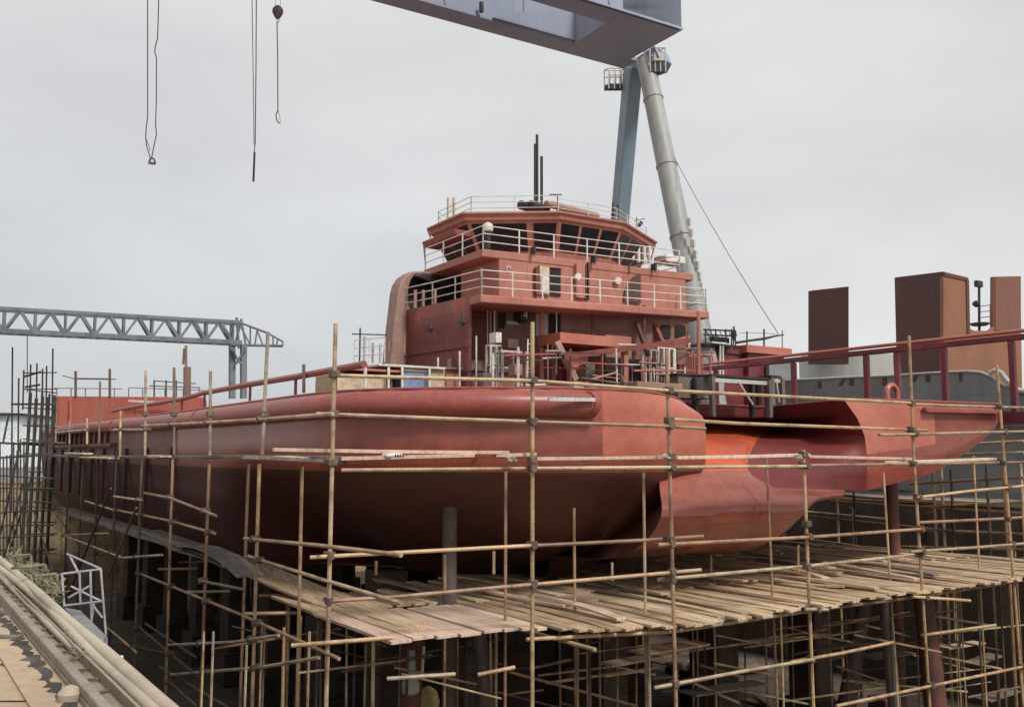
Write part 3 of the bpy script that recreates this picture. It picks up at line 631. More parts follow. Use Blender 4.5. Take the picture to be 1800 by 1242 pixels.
def cage(name, x0, y0, x1, y1, u, d, lab, m='white', nx=3, ny=2, r=.02):
    a = onu(x0, y1, u); b = onu(x1, y1, u); h = onu(x0, y0, u).z - a.z; b.z = a.z; a.z -= .3; b.z -= .3; h += .3
    t = thing(name, a, lab, 'frame')
    for o in (fw*0, fw*d):
        for i in range(nx+1): q = lerp(a, b, i/nx)+o; MB().tube(q, q+UP*h, r if 0 < i < nx else r*1.5, 6).build('post', M[m], t)
        for k in range(ny+1): z = UP*(h*(1-.45*k)); MB().tube(a+o+z, b+o+z, r, 6).build('cross_bar', M[m], t)
    for q in (a, b): MB().tube(q+UP*h, q+UP*h+fw*d, r*1.3, 6).build('cross_bar', M[m], t)
    return t
cage('access_cage', 1158, 611, 1187, 668, .6, .5, 'white tubular access cage standing aft of the superstructure')
cage('stair_railing', 1192, 620, 1249, 666, 1.2, .4, 'pale railing frame right of the white access cage', 'hull_pink', 4)
# port walkway railing frames in front of deckhouse
for i, (x0, y0, x1, y1) in enumerate(((884, 616, 936, 660), (862, 606, 882, 660))):
    cage('deck_railing', x0, y0, x1, y1, 1.9, .2, ('wide pale deck railing before the dark lower deckhouse doors', 'narrow pale deck railing left of the wide one by the doors')[i], 'palewhite', 2, 1, .014)
for x, y0, y1, lab in ((808, 617, 690, 'tall white pole standing by the port casing'), (837, 590, 690, 'twin white pole close to the port corner of the deckhouse'), (770, 628, 690, 'short grey pole over the blue crate')):
    tag(MB().tube(onu(x, y0, 2.4), onu(x, y1+20, 2.4), .025, 8).build('deck_pole', M['palewhite']), lab, 'pole')
# maroon house, platform, gangway, figure
t = thing('starboard_house', onu(1320, 700, 12.5), 'maroon deck house with pink top band right of the superstructure', 'deck house')
a = onu(1278, 612, 12.5); b = onu(1316, 610, 12.5)
pA = onu(1313, 609, 4.0); pA.z = 0; pB = onv(1395, 617, 19.2)
pbox('house_side', 'maroon', 1262, 606, 1315, 800, 12.6, 2.5, t)
pbox('house_front', 'maroon', 1315, 622, 1378, 800, 12.3, 2.5, t); pbox('top_band', 'hull_pink', 1313, 609, 1392, 622, 12.1, 2.5, t); pbox('top_band_side', 'house_dark', 1276, 611, 1313, 622, 12.5, 2.2, t)
pbox('side_panel', 'grey', 1352, 640, 1396, 720, 12.0, .2, t)
t = thing('work_platform', onu(1255, 640, 12.4), 'black lattice work platform on the starboard deck beside the superstructure', 'platform')
pbox('platform_floor', 'black', 1240, 604, 1288, 608, 12.2, 1.0, t); pbox('motor', 'black', 1252, 592, 1282, 602, 12.4, .5, t); pbox('light_bar', 'palewhite', 1252, 601, 1278, 604, 12.1, .1, t)
for x in (1240, 1258, 1276, 1286): MB().tube(onu(x, 578, 12.2), onu(x, 606, 12.2), .035, 6).build('post', M['black'], t)
for y0, y1 in ((579, 581), (588, 590)): MB().tube(onu(1237, y0, 12.2), onu(1287, y1, 12.2), .04, 6).build('cross_bar', M['black'], t)
for x in (1266, 1271): MB().tube(onu(x, 606, 12.2), onu(x, 690, 12.2), .04, 6).build('leg', M['palewhite'], t)
for k in range(6): MB().tube(onu(1240+8*k, 579, 12.25), onu(1246+8*k, 592, 12.25), .02, 5).build('brace', M['black'], t)
MB().path([onu(x, y, 12.2) for x, y in ((1250, 612), (1251, 625), (1254, 634))], .04, 6).build('hose_loop', M['hull_pink'], t)
t = thing('gangway_boom', onu(1300, 605, 12.2), 'black boom with thin posts rising right of the dark figure', 'boom')
MB().path([onu(x, y, 12.3) for x, y in ((1294, 602), (1320, 598), (1343, 595), (1360, 591), (1378, 588))], .05, 8, [1.2, 1.1, 1.3, .9, .6]).build('boom', M['black'], t, smooth=True)
for x, y0, y1, r in ((1313, 582, 612, .035), (1343, 578, 612, .04), (1375, 580, 616, .022)): MB().tube(onu(x, y0, 12.3), onu(x, y1, 12.3), r, 6).build('post', M['black'], t)
MB().tube(onu(1300, 585, 12.3), onu(1343, 585, 12.3), .012, 5).tube(onu(1343, 585, 12.3), onu(1368, 588, 12.3), .012, 5).build('rope', M['prop'], t)
def frame_table(x0, y0, x1, y1, u, d, lab):
    a = onu(x0, y1, u); b = onu(x1, y1, u); h = onu(x0, y0, u).z - a.z; b.z = a.z
    t = thing('steel_trestle', a, lab, 'trestle')
    MB().prism([a+UP*h, b+UP*h, b+UP*h+fw*d, a+UP*h+fw*d], UP*.06).build('top', M['black'], t)
    MB().prism([a+UP*(h-.14), b+UP*(h-.14), b+UP*(h-.14)+fw*.05, a+UP*(h-.14)+fw*.05], UP*.1).build('apron', M['tank'], t)
    for q in (a, b): 
        for o in (0, d): MB().box(q+fw*o+UP*(h/2-.3), rt*.06, fw*.06, UP*(h/2+.29)).build('leg', M['black'] if o else M['prop'], t)
    MB().tube(lerp(a, b, .45)+UP*(h-.1), lerp(a, b, .7)-UP*.2, .03).build('brace', M['tank'], t)
    return t
frame_table(1252, 661, 1352, 694, -.6, .6, 'wide black and white steel trestle at the notch edge')
frame_table(1357, 663, 1375, 694, .4, .5, 'small dark steel trestle right of the wide trestle')
t = thing('deck_cabinet', onu(1225, 690, -.2), 'grey cabinet on the deck left of the wide trestle', 'cabinet')
pbox('cabinet_body', 'prop', 1192, 660, 1248, 700, .1, .6, t); pbox('cabinet_top', 'black', 1190, 657, 1250, 660, .05, .7, t); pbox('pale_side', 'grey', 1236, 662, 1252, 700, -.3, .3, t)
pbox('pipe_stack', 'casing', 1120, 672, 1200, 682, -.6, .4, t)
for k in range(14):
    x = U(1010, 1240); y = U(676, 690); s = U(.05, .12); m = random.choice(['prop', 'tank', 'maroon', 'casing'])
    tag(MB().box(onu(x, y, U(-.6, .8)), rt*s*1.6, fw*s, UP*s*1.4).build('deck_box', M[m], bevel=.02), 'small steel box among the fittings on the aft deck', 'box', 'boxes on the aft deck')
# dark figure : one continuous body
def person(base, h, label, face):
    t = thing('person', base, label, 'person')
    s = h/1.75; f = face; r = Vector((f.y, -f.x, 0))
    J = [(0, 0, .95, .15), (0, 0, 1.2, .14), (0, 0, 1.42, .13), (0, 0, 1.53, .055), (.01, 0, 1.62, .095), (.01, 0, 1.72, .08),
         (0, .19, 1.4, .07), (-.02, .26, 1.13, .05), (.1, .24, .92, .038), (.14, .235, .85, .03),
         (0, -.19, 1.4, .07), (-.02, -.26, 1.13, .05), (.12, -.22, .95, .038), (.17, -.2, .9, .03),
         (0, .1, .88, .1), (.02, .12, .48, .065), (0, .12, .08, .05), (.14, .13, .04, .04), (0, -.1, .88, .1), (.02, -.12, .48, .065), (0, -.12, .08, .05), (.14, -.13, .04, .04)]
    E = [(0, 1), (1, 2), (2, 3), (3, 4), (4, 5), (2, 6), (6, 7), (7, 8), (8, 9), (2, 10), (10, 11), (11, 12), (12, 13), (0, 14), (14, 15), (15, 16), (16, 17), (0, 18), (18, 19), (19, 20), (20, 21)]
    me = bpy.data.meshes.new('body'); P = [T(base + (f*a + r*b + UP*c)*s) - T(base) for a, b, c, _ in J]
    me.from_pydata(P, E, []); o = bpy.data.objects.new('body', me); bpy.context.scene.collection.objects.link(o); o.parent = t; me.materials.append(M['cloth'])
    md = o.modifiers.new('skin', 'SKIN'); sub = o.modifiers.new('sub', 'SUBSURF'); sub.levels = 2; sub.render_levels = 2
    for i, j in enumerate(J): me.skin_vertices[0].data[i].radius = (j[3]*s*S, j[3]*s*S)
    me.skin_vertices[0].data[0].use_root = True
    MB().lathe(base+(f*.02+UP*1.56)*s, [(.02*s, 0), (.07*s, .03*s), (.085*s, .1*s), (.07*s, .17*s), (.02*s, .2*s)], 12).build('head_skin', M['skin'], t, smooth=True)
    MB().lathe(base+(f*-.01+UP*1.65)*s, [(.1*s, 0), (.105*s, .05*s), (.08*s, .11*s), (.02*s, .14*s)], 12).build('hair', M['hairm'], t, smooth=True)
    return t
person(onu(1291, 610, 12.2), onu(1291, 574, 12.2).z - onu(1291, 610, 12.2).z, 'dark silhouetted person standing at the black work platform', -fw)
# ================================================================ NEIGHBOURING SHIP AND BLOCKS, RIGHT
t = thing('grey_ship', W(6, 28, FLOOR), 'grey hulled ship with freeing ports moored behind the red hull', 'ship')
gv = 27.0
gt = [onv(x, y, gv) for x, y in ((1330, 672), (1400, 668), (1480, 664), (1560, 661), (1640, 656), (1700, 653), (1725, 655), (1745, 663), (1765, 678), (1800, 686), (1850, 690))]
gb = [Vector((p.x, p.y, -1.6)) for p in gt]
MB().grid([gt, gb]).grid([[p+rt*.15 for p in gt], [p+rt*.15 for p in gb]]).grid([gt, [p+rt*.15 for p in gt]]).build('hull', M['grey'], t)
MB().path([p+UP*.02-rt*.02 for p in gt], .05, 6).build('cap_rail', M['tank'], t)
MB().prism([W(15, gv, -6), W(-14, gv, -6), W(-14, gv, -1.5), W(15, gv, -1.5)], rt*6).build('lower_hull', M['grey'], t)
for x, y, w, h, sl in ((1441, 676, 3, 6, 0), (1480, 672, 3, 6, 4), (1497, 671, 4, 6, 0), (1555, 670, 4, 7, 0), (1608, 665, 3, 6, 3), (1631, 664, 4, 7, 0), (1689, 662, 3, 8, 0)):
    pts = [onv(px, py, gv) for px, py in ((x-w+sl, y-h), (x+w+sl, y-h), (x+w-sl, y+h), (x-w-sl, y+h))]
    MB().prism([p-rt*.02 for p in pts], rt*.05).build('freeing_port', M['brown'], t)
for x in (1430, 1545, 1568):
    p = onv(x, 668, gv-.05)
MB().path([onv(x, y, gv-.1) for x, y in ((1740, 655), (1750, 650), (1760, 655), (1770, 668), (1790, 686), (1805, 688))], .09, 8).build('pipe_lip', M['tank'], t, smooth=True)
for y in (730, 755): MB().beam(onv(1745, y-8, gv-.2), onv(1830, y, gv-.2), .1, .12).build('rubbing_bar', M['prop'], t)
c = at(1480, 665, 62); MB().lathe(at(1490, 700, 66)-UP*1, [(3.2, 0), (3.2, 3.9), (3.05, 4.05), (.2, 4.15)], 40).build('tank', M['tank'], t, smooth=True)
MB().prism([at(1352, 638, 60), at(1400, 637, 60), at(1400, 700, 60), at(1352, 700, 60)], fw*.4).build('side_screen', M['grey'], t)
def block(name, pts, Y0, Y1, m, depth, lab, cat):
    pass
t = thing('dark_steel_block', at(1460, 660, 62), 'lone dark brown steel slab standing left of the twin tower block', 'hull block')
xs = [(1428, 510), (1492, 503), (1492, 640), (1428, 640)]
pl = [at(1428, 510, 63), at(1492, 503, 60.5)]
A_, B_ = Vector((pl[0].x, pl[0].y, 0)), Vector((pl[1].x, pl[1].y, 0))
MB().prism([onpl(x, y, A_, B_) for x, y in xs], fw*.35).build('plate_body', M['brown'], t, bevel=.02)
MB().prism([onpl(x, y, A_, B_)-fw*.05 for x, y in ((1429, 512), (1491, 505.5), (1491, 508), (1429, 514.5))], fw*.04).build('edge_strip', M['black'], t)
t = thing('twin_tower_block', at(1690, 680, 60), 'brown and rust twin tower hull block with a U shaped gap', 'hull block')
A_ = at(1580, 486, 57.5); B_ = at(1658, 477, 54); C_ = at(1795, 485, 62)
A_.z = B_.z = C_.z = 0
MB().prism([onpl(x, y, A_, B_) for x, y in ((1580, 486.5), (1658, 477), (1658, 690), (1585, 690))], fw*.3).build('left_face', M['brown'], t)
U_ = [(1658.5, 477), (1701, 487), (1703, 570), (1706, 578), (1714, 581), (1740, 581), (1747, 575), (1747, 486), (1794, 485), (1797, 690), (1658.5, 690)]
MB().prism([onpl(x, y, B_, C_) for x, y in U_], fw*.25).build('right_face', M['rust'], t, bevel=.02)
MB().prism([onpl(x, y, B_, C_)-fw*.06 for x, y in ((1659, 479), (1701, 489), (1701, 494), (1659, 485))], fw*.05).build('top_band', M['brown'], t)
MB().prism([onpl(x, y, B_, C_)-fw*.06 for x, y in ((1748, 487), (1793, 486), (1793, 581), (1748, 581))], fw*.05).build('tower_panel', M['tower'], t)
MB().prism([onpl(x, y, B_, C_)-fw*.06 for x, y in ((1697, 492), (1702, 493), (1704, 590), (1699, 590))], fw*.05).build('gap_edge', M['brown'], t)
MB().prism([onpl(x, y, A_, B_)-fw*.06 for x, y in ((1581, 489), (1657, 480), (1657, 486), (1581, 494))], fw*.05).build('top_band', M['black'], t)
t = thing('floodlight_mast', at(1722, 690, 70), 'floodlight mast with round platform in the gap of the tower block', 'mast')
MB().tube(at(1722, 700, 70), at(1721, 495, 70), .1, 8).build('pole', M['black'], t)
MB().box(at(1720, 499, 69.9), rt*.38, fw*.15, UP*.24).build('lamp_head', M['black'], t, bevel=.04)
MB().lathe(at(1716, 534, 69.8), [(.05, -.26), (.26, -.1), (.28, .1), (.1, .25)], 14).build('loudspeaker', M['black'], t)
MB().lathe(at(1722, 570, 70), [(.5, -.1), (.68, 0), (.68, .1), (.4, .12)], 16).build('platform', M['black'], t)
for k, y in enumerate((536, 546, 556)): MB().tube(at(1722, y+2, 69.6), at(1742, y, 69.6), .03, 6).build('rung_bar', M['black'], t)
MB().tube(at(1741, 535, 69.6), at(1741, 572, 69.6), .05, 6).build('side_post', M['black'], t)
# ================================================================ RED BLOCK FORWARD, LEFT
t = thing('red_steel_block', at(210, 760, 55), 'flat topped red steel block with thin railings beyond the hull at left', 'hull block')
def rb(x, y, Y=55): return at(x, y, Y)
MB().prism([rb(100, 696), rb(360, 698), rb(360, 800), rb(100, 800)], Vector((-1.5, 5, 0))).build('block_body', M['redblock'], t)
MB().prism([rb(92, 698, 54.9), rb(100, 697, 54.9), rb(100, 800, 54.9), rb(92, 800, 54.9)], Vector((-.3, 4, 0))).build('block_edge', M['casing'], t)
MB().tube(rb(124, 697, 54.8), rb(124, 760, 54.8), .06).build('seam_pipe', M['hull_pink'], t)
for x0, x1, y0, y1 in ((226, 300, 704, 708),): MB().beam(rb(x0, y0, 54.6), rb(x1, y1, 54.6), .1, .12).build('hand_bar', M['palewhite'], t)
rl = MB()
for x in (100, 125, 150, 176, 201, 226, 251, 290, 322, 350): rl.tube(rb(x, 682, 55.4), rb(x, 697, 55.4), .03, 5)
rl.tube(rb(96, 682, 55.4), rb(215, 683, 55.4), .025, 5).tube(rb(226, 681, 55.4), rb(360, 686, 55.4), .025, 5); rl.build('railing', M['prop'], t)
def polething(name, segs, lab, m='pipedark', cat='pole', grp=None, Y=55):
    mb = MB()
    for x0, y0, x1, y1, r in segs: mb.tube(at(x0, y0, Y), at(x1, y1, Y), r, 6)
    return tag(mb.build(name, M[m]), lab, cat, grp)
polething('goalpost_frame', [(133, 652, 133, 697, .08), (193, 648, 193, 697, .08), (131, 665, 195, 666, .05), (110, 660, 133, 666, .03), (193, 666, 204, 666, .03)], 'thin goalpost shaped frame on top of the red block')
polething('guard_frame', [(271, 668, 271, 697, .05), (292, 668, 292, 697, .05), (270, 669, 345, 674, .03), (262, 678, 352, 681, .03), (310, 668, 310, 697, .04)], 'double barred guard frame on the right end of the red block')
tag(MB().tube(at(329, 700, 50), at(329, 645, 50), .2, 10).tube(at(327, 646, 50), at(327, 607, 50), .07, 8).build('stub_mast', M['casing'], smooth=True), 'thick tan post with a thin dark pole above it', 'mast')
# ================================================================ GANTRY CRANE OVERHEAD
gz = 19.4
t = thing('gantry_crane', at(1120, 860, 47), 'huge grey twin girder gantry crane on slanting legs over the dock', 'crane')
def zg(px, py): return onz(px, py, gz)
A0, A1 = zg(670, 0), zg(1093, 115); B1 = zg(1020, 76); C1 = zg(1073, 37); D1 = zg(1198, 49)
gd = (A1-zg(500, -52)).normalized()
gd = (A1-A0).normalized()
gp = Vector((gd.y, -gd.x, 0))               # towards the camera
if gp.dot(-A1) < 0: gp = -gp
E1 = zg(1152, 79)
dA = 0; dB = (zg(1015, 75)-A1).dot(gp); dC = (C1-A1).dot(gp); dD = (D1-A1).dot(gp); endr = (D1-A1).dot(gd)
def gpt(s, d, z): return A1 + gd*s + gp*d + UP*(z-gz)
H = 2.4
def girder(d0, d1, s1): 
    MB().prism([gpt(-75, d0, gz), gpt(s1, d0, gz), gpt(s1, d1, gz), gpt(-75, d1, gz)], UP*H).build('girder', M['crane'], t)
    MB().prism([gpt(-75, d0-.06, gz), gpt(s1+.03, d0-.06, gz), gpt(s1+.03, d1+.06, gz), gpt(-75, d1+.06, gz)], -UP*.12).build('girder_flange', M['crane'], t)
sB = (zg(1050, 84)-A1).dot(gd)
girder(dA, dB, max(endr, .6)-.5)
girder(dC, dD, endr)
MB().prism([gpt(endr-3.4, dA, gz-.13), gpt(endr, dA, gz-.13), gpt(endr, dD, gz-.13), gpt(endr-3.4, dD, gz-.13)], UP*(H+.13)).build('end_beam', M['crane'], t)
MB().prism([gpt(endr-3.4-4.5, dB+.03, gz-.02), gpt(endr-3.4, dB+.03, gz-.02), gpt(endr-3.4, dB+.03, gz+1.9)], gp*.15).build('gusset', M['crane'], t)
MB().tube(gpt(endr-8.6, dB+.3, gz), gpt(endr-8.6, dB+.3, gz+.45), .1, 8).build('bollard', M['black'], t)
# leg head and service cages
hd = at(1122, 112, 47); hd2 = at(1137, 100, 46.4)
top = [at(1108, 118, 47.5), at(1152, 82, 45.5)]
MB().prism([at(1096, 116, 48), at(1150, 80, 45.3), at(1158, 100, 45.3), at(1150, 116, 46), at(1112, 130, 47.5)], rt*1.2+fw*.3).build('leg_head', M['crane'], t, bevel=.05)
def cagew(x0, y0, x1, y1, Y, d):
    a = at(x0, y1, Y); b = at(x1, y1, Y); b.z = a.z; h = at(x0, y0, Y).z-a.z
    MB().prism([a, b, b+fw*d, a+fw*d], UP*h*.25).build('cage_floor', M['black'], t)
    mb = MB()
    for o in (0, d):
        for i in range(4): q = lerp(a, b, i/3)+fw*o; mb.tube(q, q+UP*h, .035, 6)
        for k in (1, .66): mb.tube(a+fw*o+UP*h*k, b+fw*o+UP*h*k, .03, 6)
    for q in (a, b): mb.tube(q+UP*h, q+fw*d+UP*h, .03, 6)
    mb.build('cage_rail', M['palewhite'], t)
cagew(1070, 120, 1100, 156, 48, .35); cagew(1143, 84, 1170, 126, 45.5, .4)
MB().prism([at(1150, 92, 45.4), at(1168, 92, 45.4), at(1168, 106, 45.4), at(1150, 106, 45.4)], fw*.2).build('cage_panel', M['palewhite'], t)
# legs : foot on the far quay
def taperleg(a, b, r0, r1, name, m, n):
    MB().tube(a, b, r0, n, r1).build(name, M[m], t, smooth=n > 8)
def foot(x, y): return onpl(x, y, W(0, 24.8), W(10, 24.8))
ft = onz(1283, 862, QUAY); taperleg(at(1135, 108, 46.2), at(1290, 880, 41), .46, .56, 'round_leg', 'crane_leg', 28)
a = at(1113, 118, 47.5); b = at(1046, 880, 58); d = (b-a)
MB().beam(a, lerp(a, b, 1), .76, .8, Vector((.4, -1, 0))).build('flat_leg', M['crane_blue'], t, bevel=.05)
MB().lathe(at(1178, 263, 45), [(.05, -.16), (.16, -.05), (.16, .05), (.05, .16)], 10).build('cable_anchor', M['black'], t)
tag(MB().path([lerp(at(1178, 263, 45), at(1368, 586, 36), s)-UP*(.8*s*(1-s)*1.2) for s in [i/14 for i in range(15)]], .016, 5).build('guy_wire', M['prop']), 'thin slanting wire from the crane leg down to the black boom', 'wire')
la_, lb_ = at(1135, 108, 46.2), at(1290, 880, 41); ld = (lb_-la_).normalized()
for s in (.1, .27, .44, .6): q = lerp(la_, lb_, s); rr_ = lerp(.46, .56, s); MB().tube(q-ld*.05, q+ld*.05, rr_+.04, 28).build('flange_ring', M['crane_leg'], t)
for k in range(1, 12): MB().prism([gpt(endr-k*4.1, dD+.005, gz+.05), gpt(endr-k*4.1-.12, dD+.005, gz+.05), gpt(endr-k*4.1-.12, dD+.005, gz+H-.05), gpt(endr-k*4.1, dD+.005, gz+H-.05)], gp*.05).build('seam_band', M['crane'], t)
for k in range(1, 12): MB().prism([gpt(endr-k*4.1-2, dB+.005, gz+.05), gpt(endr-k*4.1-2.1, dB+.005, gz+.05), gpt(endr-k*4.1-2.1, dB+.005, gz+H-.05), gpt(endr-k*4.1-2, dB+.005, gz+H-.05)], gp*.05).build('seam_band', M['crane'], t)
MB().tube(gpt(-60, dD+.12, gz-.2), gpt(endr-.3, dD+.12, gz-.2), .05, 6).build('cable_pipe', M['black'], t)
# small fittings on round leg
for k in range(9):
    y = 390+k*19; x = 1205+(y-390)*.19
    MB().box(at(x+6, y, 43), rt*.06, fw*.12, UP*.16).build('leg_fitting', M['palewhite'], t)
# ---- slings
def rope(name, lines, lab, extra=None, cat='rope'):
    t = thing(name, lines[0][0][-1], lab, cat)
    for pts, r, nm, m in lines: MB().path(pts, r, 6).build(nm, M[m], t, smooth=True)
    if extra: extra(t)
    return t
Yr = 34
def rp_(pts, Y=Yr): return [at(x, y, Y) for x, y in pts]
def shackle(x, y):
    def f(t): MB().path(rp_([(x-5, y+3), (x-3, y-3), (x, y-5), (x+4, y-3), (x+6, y+3)]), .04, 6).box(at(x, y+4, Yr), rt*.12, fw*.06, UP*.035).build('shackle', M['prop'], t)
    return f
rope('wire_sling', [(rp_([(258, -260), (259.5, 0), (259.5, 205), (257, 225), (256, 242), (258, 258), (265, 280)]), .02, 'wire', 'black'),
  (rp_([(256, 242), (262, 258), (264, 266)]), .014, 'wire', 'black'),
  (rp_([(282, -260), (279, 0), (277, 68), (274, 78), (272, 90), (275, 103), (275, 170), (273.5, 220), (275, 236), (271, 255), (266, 280)]), .02, 'wire', 'black')],
  'leftmost hanging sling of two thin wires meeting in a shackle', shackle(267, 283))
rope('hoist_rope', [(rp_([(443, -260), (443, 0), (445, 130), (446.5, 254)]), .018, 'wire', 'prop'), (rp_([(451, -260), (450.5, 0), (450, 120), (448.5, 254)]), .022, 'wire', 'black'),
  (rp_([(448, 254), (447, 268)]), .02, 'wire', 'black'), (rp_([(447.5, 268), (446.5, 292), (445.5, 319)]), .045, 'hanging_bar', 'black')], 'middle hoist rope ending in a straight dark bar')
def hk(t):
    MB().lathe(at(488, 30, Yr), [(.05, -.1), (.12, .0), (.2, .15), (.2, .3), (.1, .42)], 12).build('hook_block', M['prop'], t, smooth=True)
    MB().path(rp_([(487, 33), (491, 36), (490, 39), (487, 39)]), .025, 6).build('hook', M['palewhite'], t)
rope('hook_rope', [(rp_([(484.5, -260), (484.5, 10)]), .01, 'wire', 'tank'), (rp_([(493, -260), (493, 10)]), .01, 'wire', 'tank'), (rp_([(487, 38), (488, 100), (488.5, 195)]), .024, 'wire', 'prop'),
  (rp_([(488.5, 195), (485, 202), (486, 209), (489, 216), (492.5, 216.5)]), .022, 'eye', 'black'), (rp_([(488.5, 195), (492, 205), (492.5, 216)]), .012, 'eye', 'prop')], 'right hoist rope with a hook block and open eye', hk)
# ================================================================ FAR TRUSS CRANE, LEFT
t = thing('truss_crane', at(417, 690, 95), 'distant blue grey lattice gantry crane over the left skyline', 'crane')
tz1, tz0 = at(417, 569, 95).z, at(417, 604, 95).z
P0 = at(417, 569, 95); P0.z = 0
td = (onz(0, 545, tz1)-at(417, 569, 95)); td.z = 0; Ltr = td.length; td.normalize()
tn = Vector((-td.y, td.x, 0))
def tp(s, z, o=0): return P0 + td*s + tn*o + UP*z
wd = 1.3
for o in (0, wd):
    MB().beam(tp(-.3, tz1, o), tp(Ltr+14, tz1, o), .36, .32).build('top_chord', M['truss'], t); MB().beam(tp(-.3, tz0, o), tp(Ltr+14, tz0, o), .42, .42).build('bottom_chord', M['truss'], t)
    web = MB(); nb = 10; st_ = (Ltr+14)/nb
    s = .6; k = 0
    bay = Ltr/8.4
    while s < Ltr+12:
        web.beam(tp(s, tz0, o), tp(s+bay*.5, tz1, o), .3, .26).beam(tp(s+bay*.5, tz1, o), tp(s+bay, tz0, o), .22, .2).beam(tp(s, tz0, o), tp(s, tz1, o), .2, .2); s += bay
    web.build('lattice_web', M['truss'], t)
wk = MB()
for k in range(24):
    s = k*(Ltr+12)/24; wk.box(tp(s, tz0+.25, -.35), td*U(.5, 1.6), tn*.1, UP*.06)
wk.build('walkway', M['black'], t)
def tq(x, y, o=0): return at(x, y, 95) + tn*o
jb = MB()
for a, b, r in (((424, 562), (414, 604), .14), ((420, 566), (470, 585), .12), ((470, 585), (497, 600), .1), ((414, 606), (497, 608), .14), ((424, 575), (440, 606), .1), ((440, 575), (440, 606), .1), ((452, 580), (448, 606), .1), ((452, 580), (462, 606), .1), ((470, 586), (470, 607), .1), ((480, 592), (480, 607), .09), ((488, 596), (486, 607), .09), ((497, 600), (497, 608), .09), ((416, 558), (420, 612), .16), ((424, 560), (432, 606), .12)):
    jb.tube(tq(*a), tq(*b), r, 6)
jb.build('tail_jib', M['truss'], t)
for x in (408, 428): MB().beam(at(x, 606, 95), at(x, 700, 95), .55, .55, fw).build('leg', M['truss'], t)
MB().tube(at(405, 612, 94.6), at(424, 640, 94.6), .13).tube(at(432, 612, 94.6), at(414, 640, 94.6), .13).build('leg_brace', M['truss'], t)
tag(MB().tube(at(48, 586, 92), at(48, 690, 92), .045, 6).build('hanging_cable', M['black']), 'single dark cable hanging down from the lattice crane', 'cable')
# far white shed
t = thing('far_shed', at(-10, 850, 110), 'bright white shed at the far left edge of the yard', 'building')
MB().prism([at(-140, 728, 110), at(34, 728, 110), at(34, 862, 110), at(-140, 862, 110)], Vector((-2, 14, 0))).build('wall', M['shed'], t)
MB().prism([at(-144, 722, 109.5), at(40, 726, 109.5), at(40, 729.5, 109.5), at(-144, 729.5, 109.5)], Vector((-2, 15, 0))).build('roof', M['black'], t)
# ================================================================ BOARDS
NB = [0]
def board(a, b, w, th, m, lab, grp=None, up=UP, bend=0):
    n = 6; d = (b-a); L = d.length; d = d.normalized(); sd = d.cross(up).normalized(); rows = []
    mb = MB(); ph = U(-1, 1)
    for i in range(n+1):
        s = i/n; c = lerp(a, b, s) + UP*(bend*ph*4*s*(1-s)) + sd*(.01*math.sin(3*s+ph))
        rows.append([c-sd*w/2-UP*th/2, c+sd*w/2-UP*th/2, c+sd*w/2+UP*th/2, c-sd*w/2+UP*th/2, c-sd*w/2-UP*th/2])
    mb.grid(rows); o = len(mb.v); mb.f.append([0, 1, 2, 3]); k = n*5; mb.f.append([k+3, k+2, k+1, k])
    ob = mb.build('scaffold_board', M[m], bevel=.006); tag(ob, lab, 'board', grp); return ob
# ================================================================ SCAFFOLDING
FXY = [(-5.6, 14.6), (-3.0, 15.5), (.36, 16.6), (2.99, 17.3), (6.15, 19.5), (9.3, 21.5), (12.9, 24.0), (19, 28.6), (26, 34)]
FPt = [Vector((x, y, 0)) for x, y in FXY]
def onF(px, py, off=0):
    r = ray(px, py); q = r.x/r.y; pts = [p+fw*off for p in FPt]
    for a, b in zip(pts[:-1], pts[1:]):
        if q <= b.x/b.y or b is pts[-1]: return onpl(px, py, a, b)
def onS(px, py, off=0): return onv(px, py, -1.45+off)
Rp = .036
POLES = []; RAILS = []
def scaffold(name, p, lab): return thing(name, p, lab, 'scaffold')
def clampat(p, par, s=1): return MB().box(p, rt*.075*s, fw*.075*s, UP*.06*s).build('clamp', M['clamp'], par, bevel=.015)
def vpole(par, on, x0, y0, x1, y1, off=0, r=Rp, m='pipe', cl=(), base=None):
    a = on(x0, y0, off); b = on(x1, y1, off)
    h = Vector((a.x, a.y, 0)); h2 = Vector((b.x, b.y, 0)); a2 = Vector((b.x, b.y, a.z)) if False else a
    if base is not None: b = Vector((b.x, b.y, base))
    o = MB().tube(a2, b, r, 8).build('pole', M[m], par, smooth=True); POLES.append((a2, b, o, par))
    for y in cl:
        s = (y-y0)/(y1-y0); q = on(lerp(x0, x1, s), y, off); clampat(q, o)
    return o
def tubeon(par, on, pts, off=0, r=Rp*.92, m='pipe', name='rail', dz=0):
    P = [on(x, y, off)+UP*dz for x, y in pts]
    RAILS.append((P, par)); return MB().path(P, r, 8).build(name, M[m], par, smooth=True)
sf = scaffold('scaffold', onF(936, 1100)+UP*(FLOOR-onF(936, 1100).z), 'main tube scaffold wrapped round the near rounded end of the red hull')
PZ = -3.1
FL = FLOOR+.01
# front row uprights  (top x,y -> x,y at lower end) then carried down to the dock floor
for x0, y0, x1, y1, cl in ((590, 568, 572, 1180, (657, 727, 812, 975)), (936, 566, 934, 1102, (668, 741, 808, 958)), (1172, 612, 1190, 1160, (686, 738, 802, 822)), (1412, 790, 1430, 1180, (798, 920)), (1598, 590, 1606, 802, (708, 757)), (1606, 800, 1636, 1180, (930, 975))):
    vpole(sf, onF, x0, y0, x1, y1, cl=cl, base=None if (x0 == 1598) else FL)
for x0, y0, x1, y1, cl in ((1752, 640, 1790, 1010, (758,)),):
    vpole(sf, onF, x0, y0, x1, y1, cl=cl, base=FL)
